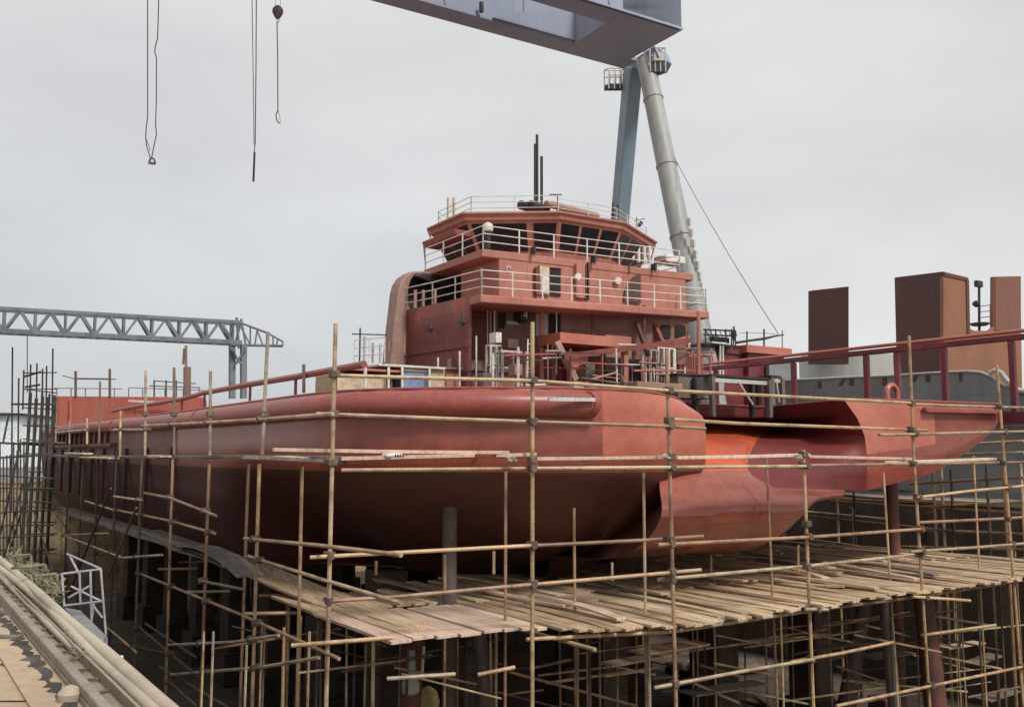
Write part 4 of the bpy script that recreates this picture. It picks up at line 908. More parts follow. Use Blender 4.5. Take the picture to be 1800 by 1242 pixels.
# inner row
for x0, y0, x1, y1, o, bs in ((889, 828, 887, 1080, 1.2, FL), (1131, 830, 1134, 1062, 1.0, FL), (1009, 892, 1011, 1036, 1.8, FL), (1347, 800, 1366, 1070, 1.2, FL), (1553, 830, 1572, 1000, 1.5, FL), (1711, 800, 1720, 960, 1.4, FL), (782, 975, 782, 1040, 2.2, None), (661, 985, 661, 1010, 2.6, None), (868, 968, 868, 1008, 2.4, None), (1076, 988, 1076, 1020, 3, None), (1403, 957, 1403, 1005, 2.4, None), (1250, 975, 1250, 1010, 3.2, None)):
    vpole(sf, onF, x0, y0, x1, y1, off=o, r=Rp*.8, base=bs)
# rails, front
FR = [((598, 660), (936, 669), (1172, 686), (1350, 695), (1600, 708)), ((556, 727), (586, 728), (936, 741)), ((936, 741), (1174, 749), (1240, 753)), ((1172, 736), (1300, 744), (1520, 752), (1630, 756)), ((1545, 764), (1606, 763), (1752, 759), (1850, 757)),
      ((600, 826), (936, 823)), ((936, 823), (1180, 821), (1420, 819)), ((1400, 818), (1606, 815), (1800, 812)),
      ((545, 979), (940, 958)), ((925, 959), (1131, 949), (1236, 942)), ((1157, 957), (1430, 943), (1623, 929)), ((1613, 918), (1764, 911), (1850, 905)), ((1612, 874), (1710, 862), (1860, 848)),
      ((575, 1056), (700, 1048), (940, 1026)), ((900, 1030), (1131, 1010), (1232, 1001)), ((1157, 1018), (1430, 993), (1623, 973)), ((1600, 969), (1710, 962), (1860, 950)), ((1600, 710), (1680, 713), (1800, 716)),
      ((1150, 1208), (1300, 1180), (1430, 1158)), ((1390, 1163), (1480, 1147), (1570, 1128)), ((1470, 1240), (1640, 1204), (1850, 1160)), ((1620, 1116), (1720, 1102), (1750, 1098)), ((840, 1185), (905, 1172)), ((680, 1192), (800, 1184))]
for k, pts in enumerate(FR): tubeon(sf, onF, pts, off=.09 if k % 2 else -.09)
# short jutting tubes under the platform
def jut(a, b, lab=None): MB().tube(a, b, Rp, 10).tube(a, lerp(a, b, -.004), Rp*.7, 10).build('rail', M['pipe'], sf, smooth=True)
tip = onF(1046, 1141, -.5); jut(tip, tip+fw*2.2-rt*.0)
jut(onF(512, 1134, -.1), onF(690, 1120, -.1)); 
tubeon(sf, onF, [(1605, 1048), (1705, 1055)], off=-.1)
tubeon(sf, onF, [(1415, 1070), (1455, 1071)], off=-.2)
# ---- side scaffold
ss = scaffold('scaffold', W(8, -1.4, FLOOR), 'long receding tube scaffold along the left side of the red hull')
for x0, y0, x1, y1, o, m in ((531, 820, 527, 1060, .9, 'pipe'), (456, 815, 447, 1080, .0, 'pipe'), (437, 815, 425, 1080, .9, 'pipe'), (368, 815, 357, 1100, 0, 'pipe'), (304, 800, 296, 1130, .0, 'pipe'), (250, 800, 240, 1080, .0, 'pipedark'), (205, 790, 197, 1060, 0, 'pipedark'), (173, 790, 168, 1000, 0, 'pipedark'), (146, 790, 140, 980, .9, 'pipedark'), (122, 780, 118, 980, 0, 'pipedark'),
                          (471, 583, 461, 798, .0, 'pipe'), (370, 652, 369, 800, .0, 'pipe'), (306, 646, 306, 800, .0, 'pipedark'), (256, 652, 255, 800, 0, 'pipe'), (212, 722, 211, 802, .0, 'pipe'), (176, 670, 174, 780, 0, 'pipedark'), (153, 735, 153, 780, 0, 'pipe'), (122, 738, 122, 780, 0, 'pipe'), (98, 745, 98, 780, .4, 'pipe'), (324, 612, 322, 640, 1.5, 'pipedark'), (534, 640, 534, 690, 1.6, 'pipedark'), (642, 628, 642, 690, 2.0, 'palewhite')):
    vpole(ss, onS, x0, y0, x1, y1, off=o, m=m, base=FL if y1 > 900 else None, cl=((727,) if x0 in (471, 370, 306, 256) else ()))
SR = [((240, 1005), (420, 1078), (596, 1157)), ((430, 946), (560, 958), (705, 975)), ((437, 977), (560, 1016), (706, 1060)), ((254, 866), (300, 875), (380, 906)), ((200, 895), (300, 915), (378, 937)), ((200, 872), (250, 879)), ((150, 880), (200, 896)),
      ((585, 727), (470, 736), (370, 742), (250, 748)), ((200, 755), (262, 755)), ((98, 760), (150, 755)), ((205, 1130), (255, 1140), (308, 1150)), ((186, 1100), (240, 1146)), ((240, 1098), (300, 1148), (350, 1190)), ((296, 1133), (410, 1128), (490, 1116)), ((300, 1185), (460, 1172), (560, 1155)), ((110, 940), (150, 955), (215, 980), (285, 975)), ((100, 906), (140, 960), (180, 975)), ((112, 940), (190, 937)), ((290, 1190), (345, 1240)), ((350, 1020), (430, 1036))]
for k, pts in enumerate(SR): tubeon(ss, onS, pts, off=-.09 if k % 2 else .09, m='pipe' if k < 10 else random.choice(['pipe', 'pipedark']))
for a, b in (((310, 1160), (205, 1170)),): pass
# cross bearers
for x, y, w in ((430, 1078, 95), (278, 1000, 70), (313, 988, 52), (325, 1040, 80), (455, 1046, 130)):
    a = onz(x, y, -3.3); MB().tube(a, onz(x+w, y-1.5, -3.3), Rp, 8).build('bearer', M['pipe'], ss, smooth=True)
# leaning braces
for (x0, y0), (x1, y1) in (((195, 858), (115, 1058)), ((240, 892), (190, 1012)), ((60, 900), (95, 1010))):
    MB().tube(onS(x0, y0, -.4), onS(x1, y1, -.6), Rp*.9, 8).build('brace', M['pipedark'], ss, smooth=True)
# bottom diagonals
for (x0, y0), (x1, y1) in (((255, 1095), (345, 1155)), ((190, 1105), (232, 1140)), ((280, 1170), (400, 1242))):
    MB().tube(onS(x0, y0, .2), onS(x1, y1, .2), Rp*.8, 8).build('brace', M['pipedark'], ss, smooth=True)
from mathutils.geometry import intersect_line_line
def join_clamps():
    cnt = {}
    for a, b, o, par in POLES:
        for P, par2 in RAILS:
            if par2 is not par: continue
            for c, d in zip(P[:-1], P[1:]):
                r_ = intersect_line_line(a, b, c, d)
                if not r_: continue
                q, w_ = r_; s = (q-a).dot(b-a)/(b-a).length_squared; t_ = (w_-c).dot(d-c)/(d-c).length_squared
                if 0 < s < 1 and 0 <= t_ < 1 and (q-w_).length < .3 and cnt.get(par.name, 0) < 95:
                    cnt[par.name] = cnt.get(par.name, 0)+1
                    m_ = (q+w_)/2; n_ = (w_-q).normalized() if (w_-q).length > .01 else fw
                    MB().tube(m_-n_*((w_-q).length/2+.05), m_+n_*((w_-q).length/2+.05), .062, 8).box(m_+UP*.05, rt*.07, fw*.05, UP*.018).build('coupler', M['clamp'], o)
join_clamps()
# ---- lower scaffold beneath the platform
ls = scaffold('scaffold', W(-1, 8, FLOOR), 'dim lower scaffold of thin tubes standing on the dock floor under the platform')
for x0, o in ((657, 1.5), (717, 2.6), (782, 1.6), (820, 3.2), (872, 2.2), (1015, 1.6), (1060, 3.5), (1140, .9), (1225, 2.4), (1255, 3.6), (1372, 1.3), (1420, 3), (1485, 3.4), (1565, .8), (1610, 2.2), (1720, .9), (1680, 3.5), (1760, 2), (1790, 3.6), (500, 2.6), (560, 3), (610, 3.6)):
    a = onF(x0, 1075, o); a.z = PZ-.1; MB().tube(a, Vector((a.x+U(-.05, .05), a.y, FL)), Rp*U(.7, .95), 8).build('pole', M[random.choice(['pipe', 'pipe', 'pipedark'])], ls, smooth=True)
for (x0, y0), (x1, y1), o in (((930, 1175), (1005, 1158), 2.5), ((895, 1180), (1120, 1240), 3), ((1255, 1165), (1380, 1190), 2.8), ((1220, 1200), (1300, 1235), 2.2), ((1390, 1150), (1550, 1120), 2.6), ((1470, 1170), (1560, 1200), 3), ((1500, 1090), (1600, 1075), 2.5), ((1640, 1150), (1760, 1175), 2.4), ((1635, 1115), (1800, 1098), 3), ((1630, 1080), (1740, 1098), 2), ((1230, 1168), (1300, 1188), 1.5), ((600, 1180), (760, 1150), 3), ((640, 1130), (740, 1118), 2.6), ((1700, 1225), (1800, 1205), 2), ((1480, 1195), (1700, 1215), 3.5), ((960, 1200), (1170, 1170), 3.4), ((1100, 1110), (1300, 1085), 3)):
    MB().tube(onF(x0, y0, o), onF(x1, y1, o), Rp*.85, 8).build('rail', M[random.choice(['pipe', 'pipe', 'pipedark'])], ls, smooth=True)
for k in range(34):
    x0 = U(330, 1790); o = U(1.0, 6.5); a = onF(x0, 1075, o); a.z = PZ-.12
    MB().tube(a, Vector((a.x+U(-.08, .08), a.y, FL)), Rp*U(.55, .8), 6).build('pole', M[random.choice(['pipe', 'pipe', 'pipedark'])], ls, smooth=True)
for k in range(44):
    x0 = U(320, 1700); y0 = U(1090, 1235); o = U(.8, 6); L_ = U(70, 260); sl_ = random.choice([-.16, -.12, .2, .25, -.14])
    MB().tube(onF(x0, y0, o), onF(x0+L_, y0+L_*sl_, o+U(-.1, .1)), Rp*U(.5, .8), 6).build('rail', M[random.choice(['pipe', 'pipe', 'pipedark'])], ls, smooth=True)
for k in range(12):
    x0 = U(1000, 1750); o = U(2, 5); a = onF(x0, U(1130, 1230), o)
    board(a, a+rt*U(1.2, 2.6)+UP*U(-.1, .1), U(.3, .6), .05, random.choice(['wood', 'woodgrey']), 'board resting on the lower scaffold tubes under the platform', 'boards on the lower scaffold')
# ---- right hand scaffold beyond
rs = scaffold('scaffold', W(3, 21, FLOOR), 'dense tube scaffold against the dark dock side at the right edge')
for px in (1252, 1284, 1470, 1560, 1640, 1655, 1672, 1735, 1765, 1795, 1500):
    p = onv(px, 840, 21.5); MB().tube(Vector((p.x, p.y, -.35 + U(-.2, .3))), Vector((p.x, p.y, FL)), .05, 8).build('pole', M[random.choice(['pipe', 'pipedark'])], rs, smooth=True)
for (x0, y0), (x1, y1) in (((1460, 868), (1640, 883)), ((1405, 898), (1560, 912)), ((1600, 850), (1800, 838)), ((1460, 880), (1800, 902)), ((1600, 930), (1800, 938)), ((1620, 800), (1800, 795)), ((1700, 780), (1800, 775)), ((1410, 905), (1690, 935)), ((1570, 960), (1800, 965)), ((1620, 890), (1800, 882))):
    MB().tube(onv(x0, y0, 21.5), onv(x1, y1, 21.5), .045, 8).build('rail', M['pipe'], rs, smooth=True)
# ---- far left scaffold tower
ft_ = scaffold('scaffold', at(60, 1040, 40), 'dense black lattice scaffold tower at the far left')
for k in range(5):
    for j in range(2):
        p = at(44+k*11+j*2, 850, 40+j*3.0); MB().tube(Vector((p.x, p.y, at(0, 700-20*R(), 40).z)), Vector((p.x, p.y, FL)), .05, 6).build('pole', M['lattice'], ft_)
for z in range(13):
    y = 660+z*28 + U(-6, 6); a = at(40, y, 40); b = at(100, y, 40); MB().tube(a, b+UP*U(-.2, .2), .026, 6).build('rail', M['lattice'], ft_)
    if z % 2: MB().tube(at(42, y, 43.6), at(100, y, 43.6), .024, 6).build('rail', M['lattice'], ft_)
for y in (778, 800): MB().box(at(72, y, 41.5), rt*.8, fw*1.2, UP*.03).build('deck_board', M['woodgrey'], ft_)
for x, y0, y1 in ((22, 610, 900), (33, 664, 860), (54, 640, 760), (65, 638, 760), (75, 648, 780), (82, 643, 790), (93, 612, 770), (42, 650, 720)):
    MB().tube(at(x, y0, 41), at(x-2, y1, 41), .035, 6).build('pole', M['lattice'], ft_)
for (x0, y0), (x1, y1) in (((42, 662), (72, 653)), ((44, 680), (70, 676)), ((0, 778), (80, 782)), ((0, 804), (70, 800)), ((20, 710), (95, 710))):
    MB().tube(at(x0, y0, 40.5), at(x1, y1, 40.5), .045, 6).build('rail', M['lattice'], ft_)
for (x0, y0), (x1, y1) in (((0, 940), (25, 830)), ((10, 900), (35, 780)), ((0, 1010), (40, 850)), ((20, 960), (60, 820)), ((5, 780), (15, 730))):
    MB().tube(at(x0, y0, 38), at(x1, y1, 38), .04, 6).build('brace', M['lattice'], ft_)
for k in range(9):
    x = k*6; MB().tube(at(x, 800+U(-30, 10), 37), at(x, 1000, 37), .03, 6).build('pole', M['lattice'], ft_)
for k in range(7):
    y = 835+k*22; MB().tube(at(-10, y, 37), at(95, y+U(-6, 6), 37), .03, 6).build('rail', M['lattice'], ft_)
Fuv = [uv(p) for p in FPt]
def ufront(v):
    for a, b in zip(Fuv[:-1], Fuv[1:]):
        if v <= b[1]: return lerp(a[0], b[0], (v-a[1])/(b[1]-a[1]))
    return Fuv[-1][0]
# pale front boards, left bay : front ends at measured photo places
ends = [(706, 1127), (745, 1122), (788, 1118), (829, 1114), (868, 1110), (899, 1107), (928, 1106), (953, 1105)]
nm = ['first', 'second', 'third', 'fourth', 'fifth', 'sixth', 'seventh', 'eighth']
for i, (x, y) in enumerate(ends):
    a = onz(x, y, PZ); 
    w = (onz(ends[min(i+1, 7)][0], ends[min(i+1, 7)][1], PZ) - onz(ends[max(i-1, 0)][0], ends[max(i-1, 0)][1], PZ)).dot(rt)/(2 if 0 < i < 7 else 1)*.93
    board(a+UP*U(-.01, .015), a+fw*U(2.9, 3.3)+rt*U(-.03, .03)+UP*U(-.01, .01), w, .055, 'woodpale', f'{nm[i]} pale board from the left at the front edge of the platform corner', None, bend=.01)
    b = a+fw*3.35; board(b+UP*.01, b+fw*U(1.8, 2.6)+rt*U(-.06, .06)+UP*U(-.02, .02), w*.95, .055, 'wood', 'weathered board behind the pale front boards of the platform corner', 'boards at the back of the platform corner', bend=.02)
v = uv(onz(965, 1100, PZ))[1]; lastlab = None
vs_ = v
while v < 19.5:
    w = U(.2, .29); uf = ufront(v) - .02 + U(-.22, .12); L = U(3.4, 4.6); yaw = U(-.07, .14)
    bay = 'between the second and third tall poles' if v < 4.5 else ('below the sloping skeg' if v < 8.4 else ('under the right lobe of the hull' if v < 12.3 else 'on the far right of the platform'))
    gp_ = 'platform boards, ' + ('middle bay' if v < 4.5 else 'skeg bay' if v < 8.4 else 'right hull bay' if v < 12.3 else 'far right')
    a = W(uf, v, PZ+U(-.02, .035)); b = W(uf+L, v+yaw, PZ+U(-.02, .04))
    board(a, b, w, .05, 'wood', 'rough weathered front board ' + bay, gp_, bend=.05)
    a = W(uf+L-.4, v+yaw+U(-.04, .04), PZ+.03+U(0, .03)); b = W(uf+L+U(3, 4.4), v+U(-.1, .18), PZ+U(-.02, .05))
    board(a, b, w, .05, 'wood', 'rough weathered rear board ' + bay, gp_ + ', back row', bend=.05)
    if v > 11 and R() < .8:
        a = W(uf+L+3.2, v+U(-.2, .2), PZ+.04); board(a, a+fw*U(3, 4.5)+rt*U(-.3, .3), w, .05, 'wood', 'rough weathered board set deep ' + bay, gp_ + ', deep row', bend=.05)
    v += w+.012
# loose boards piled on top
for k in range(13):
    v = U(3, 17); u0 = ufront(v)+U(.1, 3); a = W(u0, v, PZ+U(.1, .16)); yaw = U(-.5, .8)
    board(a, a+fw*U(1.6, 3.2)+rt*yaw+UP*U(0, .08), U(.16, .26), .05, random.choice(['wood', 'wood', 'woodpale', 'woodgrey']), 'loose board lying crooked on top of the platform boards', 'loose boards on the platform', bend=.06)
# edge clutter bearers under the platform front
for a_, b_ in zip(FPt[2:-2], FPt[3:-1]):
    MB().tube(Vector((a_.x, a_.y, PZ-.13))+fw*.2, Vector((b_.x, b_.y, PZ-.13))+fw*.2, Rp, 8).build('bearer', M['pipe'], sf, smooth=True)
    MB().tube(Vector((a_.x, a_.y, PZ-.13))+fw*2.6, Vector((b_.x, b_.y, PZ-.13))+fw*2.6, Rp, 8).build('bearer', M['pipedark'], sf, smooth=True)
# side walkway boards at platform level, running forward
def wss(u): t_ = max(0, min(1, u/7)); return t_*t_*(3-2*t_)
def wz(u): return PZ+.03+.5*wss(u)
def wv(u): return lerp(.02, -.78, wss(u))
for j in range(4):
    u = -2.9 + .25*j
    while u < 28:
        L = U(1.7, 2.3) if u < 8 else U(3.2, 4.2); near = u < 5
        board(W(u, wv(u)+.12+.24*j+U(-.015, .015), wz(u)+U(-.01, .02)), W(u+L, wv(u+L)+.12+.24*j+U(-.015, .015), wz(u+L)+U(-.01, .02)), .235, .05, 'wood' if near else 'woodgrey', 'weathered walkway board leading forward from the platform corner' if near else 'grey walkway board running along the left side of the hull', 'near walkway boards' if near else 'grey walkway boards', bend=.02)
        u += L+.01
# curved grey plank sheets laid across the walkway
for k, (x0, y0, x1, y1, w) in enumerate(((262, 932, 420, 985, .9), (330, 960, 440, 1012, .7))):
    a = onz(x0, y0, -2.48); b = onz(x1, y1, -2.5); board(a, b, w*.8, .04, 'woodgrey', ('long grey plywood sheet bowed over the side walkway', 'shorter grey plywood sheet overlapping the bowed one')[k], bend=.25)
# upper level boards (eye height)
UPB = [((480, 790), (890, 795), 'woodpale', 'long pale board at eye level left of the second tall pole'), ((598, 806), (830, 800), 'woodpale', 'pale board with stencil marks just below the long eye level board'), ((938, 806), (1178, 803), 'woodpale', 'pale board at eye level between the second and third tall poles'), ((1180, 804), (1412, 799), 'woodpale', 'pale board at eye level between the third pole and the notch'), ((1412, 802), (1596, 806), 'woodpale', 'pale board at eye level under the notch right wall'),
       ((425, 803), (606, 812), 'woodgrey', 'grey board at eye level by the near corner pole'), ((1545, 812), (1740, 806), 'woodpale', 'pale board at eye level under the right lobe'), ((868, 800), (938, 798), 'woodpale', 'short bright board end left of the second tall pole')]
for a, b, m, lab in UPB:
    p = onF(a[0], a[1], .25 if 'below' in lab else .4); q = onF(b[0], b[1], .25 if 'below' in lab else .4)
    board(p, q, .34, .06, m, lab, bend=.01)
for k, (x0, y0, x1, y1, nm_) in enumerate(((590, 798, 380, 795, 'nearest'), (385, 803, 255, 799, 'second'), (300, 806, 160, 800, 'third'), (205, 800, 95, 795, 'farthest'))):
    p = onv(x0, y0, -.95); q = onv(x1, y1, -.95); q.z = p.z = -.09-.02*k; board(p, q, .8, .06, 'woodgrey', f'{nm_} grey board of the eye level row along the left side', None)
for x0, y0, x1, y1, nm_ in ((120, 796, 155, 797, 'small bright plate on the far side deck'), (147, 803, 201, 805, 'long bright plate on the far side deck'), (268, 801, 292, 802, 'bright plate end beside the side scaffold'), (495, 803, 530, 806, 'pale plate end near the corner pole')):
    p = onv(x0, y0, -1.5); q = onv(x1, y1, -1.5); board(p, q, .3, .05, 'woodpale', nm_)
t = thing('bag_of_cement', onF(693, 799, .3), 'white bundle with dark marks lying on the eye level board', 'bundle')
MB().box(onF(690, 800, .15), rt*.17, fw*.1, UP*.035).build('bundle', M['palewhite'], t, bevel=.03)
mk = MB()
for k in range(6): mk.box(onF(682+k*4.2, 800, .15)-fw*.103, rt*.012, fw*.002, UP*.02)
mk.build('ink_marks', M['black'], t)
for x, y, lab in ((1168, 803, 'dirty white rag knotted at the third tall pole'), (1400, 802, 'dirty white rag knotted at the pole below the notch'), (898, 806, 'dirty white rag by the second tall pole')):
    mb = MB()
    for k in range(8): mb.lathe(onF(x+U(-6, 8), y+U(-3, 4), -.08), [(.008, -.045), (.03, -.03), (.035, .02), (.008, .045)], 7, Vector((U(-1, 1), U(-1, 1), U(-.6, .6))).normalized())
    tag(mb.build('rag', M['rag'], smooth=True), lab, 'rag')
# ================================================================ SHORING, KEEL BLOCKS, DOCK FLOOR CLUTTER
def prop(name, p, q, r, m, lab, r2=None):
    t = thing(name, q, lab, 'prop')
    MB().tube(p, q, r, 14, r2).build('shaft', M[m], t, smooth=True)
    MB().box(q+UP*.06, rt*r*1.8, fw*r*1.8, UP*.06).build('foot_plate', M['block'], t); return t
def down(x, y, Y, z=FLOOR): p = at(x, y, Y); return p, Vector((p.x, p.y, z))
p, q = down(791, 862, 19.7); pr = prop('shoring_prop', p, q, .15, 'prop', 'grey round prop with a bracket under the dark stern overhang')
MB().prism([at(770, 862, 19.7), at(791, 862, 19.7), at(791, 888, 19.7)], fw*.1).build('bracket', M['prop'], pr)
p, q = down(1566, 845, 29); prop('shoring_prop', p, q, .2, 'propred', 'dark round prop below the right lobe of the hull')
prop('shoring_prop', at(728, 1085, 19.5), at(716, 1330, 19.5), .26, 'propred', 'thick red prop leaning under the platform corner', .2)
prop('shoring_prop', at(838, 1085, 20.5), at(862, 1320, 20.5), .18, 'prop', 'thin brown prop leaning under the platform corner')
prop('shoring_prop', at(1622, 1045, 24.5), at(1655, 1330, 24.5), .24, 'propred', 'brown tapering prop at the right under the platform', .3)
prop('shoring_prop', at(1520, 1055, 27), at(1478, 1300, 27), .2, 'prop', 'dark slanting timber prop under the right platform bay', .28)
prop('shoring_prop', at(1555, 1050, 24), at(1578, 1300, 24), .16, 'prop', 'upright dark prop beside the slanting timber prop')
nblk = 0
for i in range(9):
    for j in range(4):
        u = 1.5 + i*4.2; v = 4 + j*4.0; b = W(u, v, FLOOR); top = -3.12 if (u > 4 and 3 < v < 17) else -4.4
        t = thing('keel_block', b, 'stacked keel block pillar standing in rows under the hull bottom', 'keel block', 'keel blocks under the hull')
        MB().box(b+UP*.6, rt*.6, fw*.8, UP*.6).build('concrete_base', M['block'], t, bevel=.04)
        MB().box(b+UP*(1.2+(top-FLOOR-1.2)/2), rt*.4, fw*.5, UP*((top-FLOOR-1.2)/2)).build('timber_stack', M['timber_dark'], t, bevel=.03)
for k in range(40):
    v = U(-4, 20); u = U(-9, 12); a = W(u, v, FLOOR+.06+U(0, .2)); ang = R()*6.28; d = Vector((math.cos(ang), math.sin(ang), 0))
    board(a, a+d*U(1.2, 3.6)+UP*U(0, .25), U(.2, .45), .06, random.choice(['wood', 'wood', 'woodpale', 'woodgrey']), 'stray board lying on the muddy dock floor', 'stray boards on the dock floor')
for k in range(22):
    b = W(U(-6, 14), U(-4, 22), FLOOR); s = U(.2, .7); m = random.choice(['propred', 'block', 'prop', 'brown', 'maroon'])
    tag(MB().box(b+UP*s*.7, (rt*math.cos(k)+fw*math.sin(k))*s, (fw*math.cos(k)-rt*math.sin(k))*s*U(.6, 1.4), UP*s*.7).build('steel_offcut', M[m], bevel=.04), 'rusty steel offcut lying on the dock floor', 'offcut', 'offcuts on the dock floor')
bg = MB(); c = at(752, 1225, 20.5)
bg.lathe(c-UP*.5, [(.14, 0), (.22, .15), (.26, .4), (.2, .62), (.08, .72)], 12); tag(bg.build('sack', M['yellow'], smooth=True), 'yellowish sack propped beneath the platform corner', 'sack')
t = thing('pump_unit', at(725, 1205, 19.8), 'pale machine part hanging by the red prop', 'machine')
MB().lathe(at(722, 1210, 19.2), [(.08, -.12), (.17, -.06), (.18, .1), (.1, .3), (.08, .75)], 14).build('casing', M['tank'], t, smooth=True)
MB().tube(at(745, 1135, 19.2), at(742, 1185, 19.2), .03).build('pipe', M['palewhite'], t)
# ================================================================ QUAY EDGE ITEMS
t = thing('gangway_cage', at(140, 1090, 12), 'pale tubular gangway cage hanging at the quay edge', 'gangway')
def gq(x, y, Y=11): return at(x, y, Y)
for a, b, Y0, Y1 in (((109, 1008), (113, 1066), 11, 11), ((177, 998), (186, 1115), 11, 11), ((109, 1008), (177, 1000), 11, 11), ((113, 1064), (180, 1056), 11, 11), ((118, 973), (177, 999), 12.5, 11), ((140, 1004), (141, 1062), 11, 11), ((159, 1001), (161, 1095), 11, 11), ((122, 975), (140, 1010), 12.5, 11), ((125, 1030), (178, 1056), 11, 11), ((120, 1050), (160, 1028), 11, 11), ((160, 1095), (165, 1060), 11, 11), ((180, 1085), (162, 1062), 11, 11)):
    MB().tube(gq(*a, Y0), gq(*b, Y1), .013, 8).build('frame_tube', M['frame'], t, smooth=True)
MB().prism([onz(113, 1067, -1.86), onz(141, 1072, -1.86), onz(188, 1118, -1.86), onz(160, 1126, -1.86)], -UP*.06).build('tread_plate', M['grey'], t)
MB().prism([onz(165, 1127, -1.86), onz(188, 1117, -1.86), onz(189, 1122, -1.9), onz(166, 1133, -1.9)], -UP*.12).build('end_step', M['palewhite'], t)
t2 = thing('gate_frame', at(80, 1050, 12), 'small pale gate frame at the quay edge beside the tangle of debris', 'gate')
for a, b in (((62, 1012), (100, 1008)), ((100, 1008), (101, 1058)), ((20, 998), (80, 992)), ((80, 992), (81, 1000)), ((18, 978), (54, 974)), ((54, 974), (55, 990))): MB().tube(at(*a, 11.5), at(*b, 11.5), .018, 6).build('frame_tube', M['olive'], t2)
tag(MB().beam(at(211, 1152, 8.2), at(211, 1178, 8.2), .045, .04, fw).build('marker_post', M['white']), 'small white marker post at the outer quay edge', 'post')
db = MB()
for k in range(520):
    s = R(); x = lerp(18, 98, s)+U(-10, 10); y = lerp(985, 1045, s) + U(-14, 12); p = at(x, y, lerp(14.5, 11, s)+U(-.3, .3)); d = Vector((U(-1, 1), U(-1, 1), U(-.5, .7))).normalized()
    db.beam(p-d*U(.03, .14), p+d*U(.03, .18), U(.005, .03), U(.004, .012))
o = db.build('debris_tangle', M['olive']); o['kind'] = 'stuff'; o['label'] = 'olive tangle of netting scraps and sticks heaped on the quay edge'; o['category'] = 'debris'
tk = MB()
for k in range(90):
    s = R()**.7; x = lerp(115, 160, s)+U(-6, 6); y = lerp(1085, 1150, s)+U(-8, 8); p = onz(x-8, y, -1.62); d = Vector((U(-1, 1), U(-1, 1), U(-.3, .6))).normalized()
    tk.beam(p-d*.06, p+d*U(.03, .12), .012, .008)
o = tk.build('dry_weeds', M['olive']); o['kind'] = 'stuff'; o['label'] = 'dry weeds and scraps between the quay edge hoses'; o['category'] = 'weeds'
tag(MB().lathe(onz(122, 1236, Z), [(.03, -.02), (.075, .02), (.08, .07), (.05, .11), (.01, .125)], 14).build('stone', M['hose'], smooth=True), 'rounded pale stone on the dirt strip beside the rail', 'stone')
# pavement slab joints
jt = MB()
for y in (1079, 1098, 1119, 1232):
    a = onz(-200, y+1, Z+.004); b = onz(40 if y < 1200 else 90, y, Z+.004); jt.prism([a, b, b+UP*.004, a+UP*.004], fw*.02)
o = jt.build('pavement_joints', M['mud']); struct(o)
for x0, y0, x1, y1, lab in ((-10, 1076, 32, 1078, 'upper thin dark slat lying across the pavement'), (-10, 1118, 36, 1119, 'lower thin dark slat lying across the pavement')):
    a = onz(x0, y0, Z+.03); b = onz(x1, y1, Z+.03); board(a, b, .09, .03, 'woodgrey', lab)
# ================================================================ CAMERA, SKY, SUN
sc = bpy.context.scene
cam = bpy.data.objects.new('camera', bpy.data.cameras.new('camera')); sc.collection.objects.link(cam); sc.camera = cam
cam.location = T(Vector((0, 0, 0))); cam.rotation_euler = (math.pi/2 + TH, 0, 0)
cam.data.sensor_width = 36; cam.data.lens = 36*FPX/1800; cam.data.clip_end = 5000; cam.data.clip_start = .1
SUN_EL, SUN_AZ = math.radians(48), math.radians(140)      # azimuth clockwise from +Y
sd = Vector((math.sin(SUN_AZ)*math.cos(SUN_EL), math.cos(SUN_AZ)*math.cos(SUN_EL), math.sin(SUN_EL)))
sl = bpy.data.lights.new('sun', 'SUN'); sl.energy = 2.3; sl.angle = math.radians(12); sl.color = (1, .955, .89)
so = bpy.data.objects.new('sun', sl); sc.collection.objects.link(so); so.rotation_euler = sd.to_track_quat('Z', 'Y').to_euler(); so.location = (0, 0, 60)
w = bpy.data.worlds.new('World'); sc.world = w; w.use_nodes = True
N = w.node_tree.nodes; L = w.node_tree.links
bgn = N['Background']; bgn.inputs[1].default_value = .1
sky = N.new('ShaderNodeTexSky'); sky.sky_type = 'NISHITA'; sky.sun_disc = False; sky.sun_elevation = SUN_EL; sky.sun_rotation = SUN_AZ; sky.dust_density = 3
tc = N.new('ShaderNodeTexCoord'); mp = N.new('ShaderNodeMapping'); mp.inputs['Scale'].default_value = (1, 1, 2.6); L.new(tc.outputs['Generated'], mp.inputs[0])
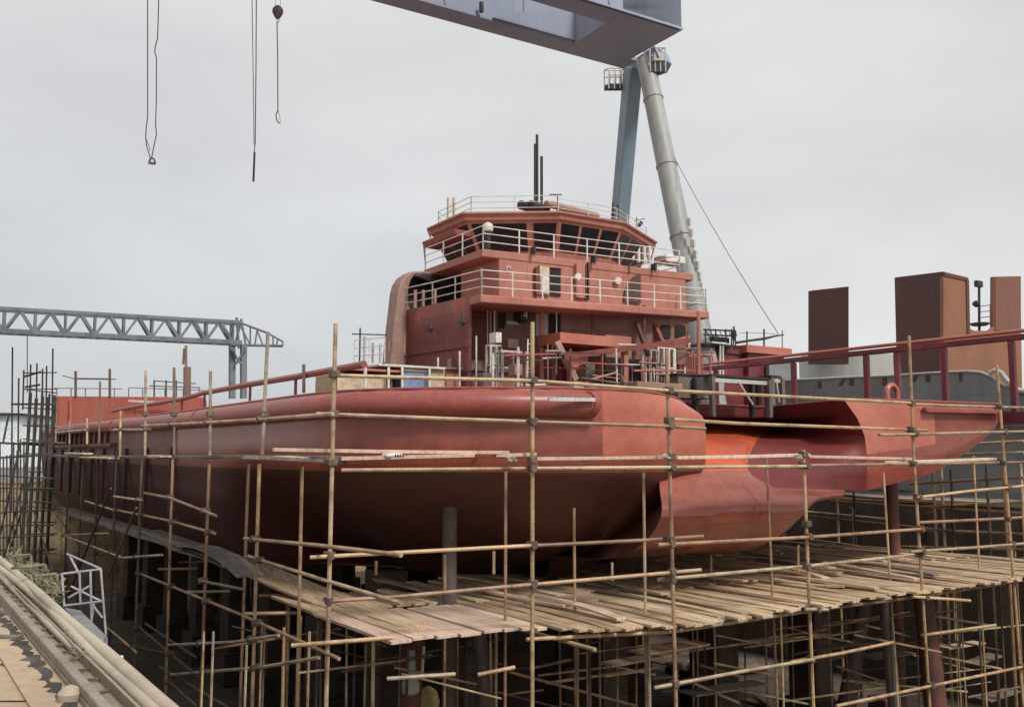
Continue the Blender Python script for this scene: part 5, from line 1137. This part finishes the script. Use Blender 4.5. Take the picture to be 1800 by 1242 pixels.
nz = N.new('ShaderNodeTexNoise'); nz.inputs['Scale'].default_value = 2.1; nz.inputs['Detail'].default_value = 5; nz.inputs['Roughness'].default_value = .5; L.new(mp.outputs[0], nz.inputs['Vector'])
rp2 = N.new('ShaderNodeValToRGB'); e = rp2.color_ramp.elements
e[0].position = .34; e[0].color = (5.75, 5.75, 5.78, 1); e[1].position = .68; e[1].color = (7.1, 7.07, 7.0, 1)
L.new(nz.outputs['Fac'], rp2.inputs[0])
# cloud layer thickens and cools towards the horizon
sp = N.new('ShaderNodeSeparateXYZ'); L.new(tc.outputs['Generated'], sp.inputs[0])
mr = N.new('ShaderNodeMapRange'); mr.inputs['From Min'].default_value = 0; mr.inputs['From Max'].default_value = .38; mr.inputs['To Min'].default_value = 0; mr.inputs['To Max'].default_value = 1; L.new(sp.outputs[2], mr.inputs[0])
hx = N.new('ShaderNodeMapRange'); hx.inputs['From Min'].default_value = -.45; hx.inputs['From Max'].default_value = .35; L.new(sp.outputs[0], hx.inputs[0])
ad = N.new('ShaderNodeMath'); ad.operation = 'MAXIMUM'; L.new(mr.outputs[0], ad.inputs[0]); L.new(hx.outputs[0], ad.inputs[1])
cl = N.new('ShaderNodeMix'); cl.data_type = 'RGBA'; cl.blend_type = 'MULTIPLY'; cl.inputs[0].default_value = 1
tr = N.new('ShaderNodeValToRGB'); tr.color_ramp.elements[0].color = (.77, .795, .83, 1); tr.color_ramp.elements[1].color = (1, 1, 1, 1); L.new(ad.outputs[0], tr.inputs[0])
L.new(rp2.outputs[0], cl.inputs[6]); L.new(tr.outputs[0], cl.inputs[7])
mxs = N.new('ShaderNodeMix'); mxs.data_type = 'RGBA'; mxs.inputs[0].default_value = .9; L.new(sky.outputs[0], mxs.inputs[6]); L.new(cl.outputs[2], mxs.inputs[7])
L.new(mxs.outputs[2], bgn.inputs[0])
vs = sc.view_settings; sc.display_settings.display_device = 'sRGB'; vs.view_transform = 'Standard'; vs.look = 'None'; vs.exposure = .3; vs.gamma = 1; vs.use_curve_mapping = False
sc.cycles.use_denoising = True
for o in bpy.data.objects:
    if '_o' in o: del o['_o']
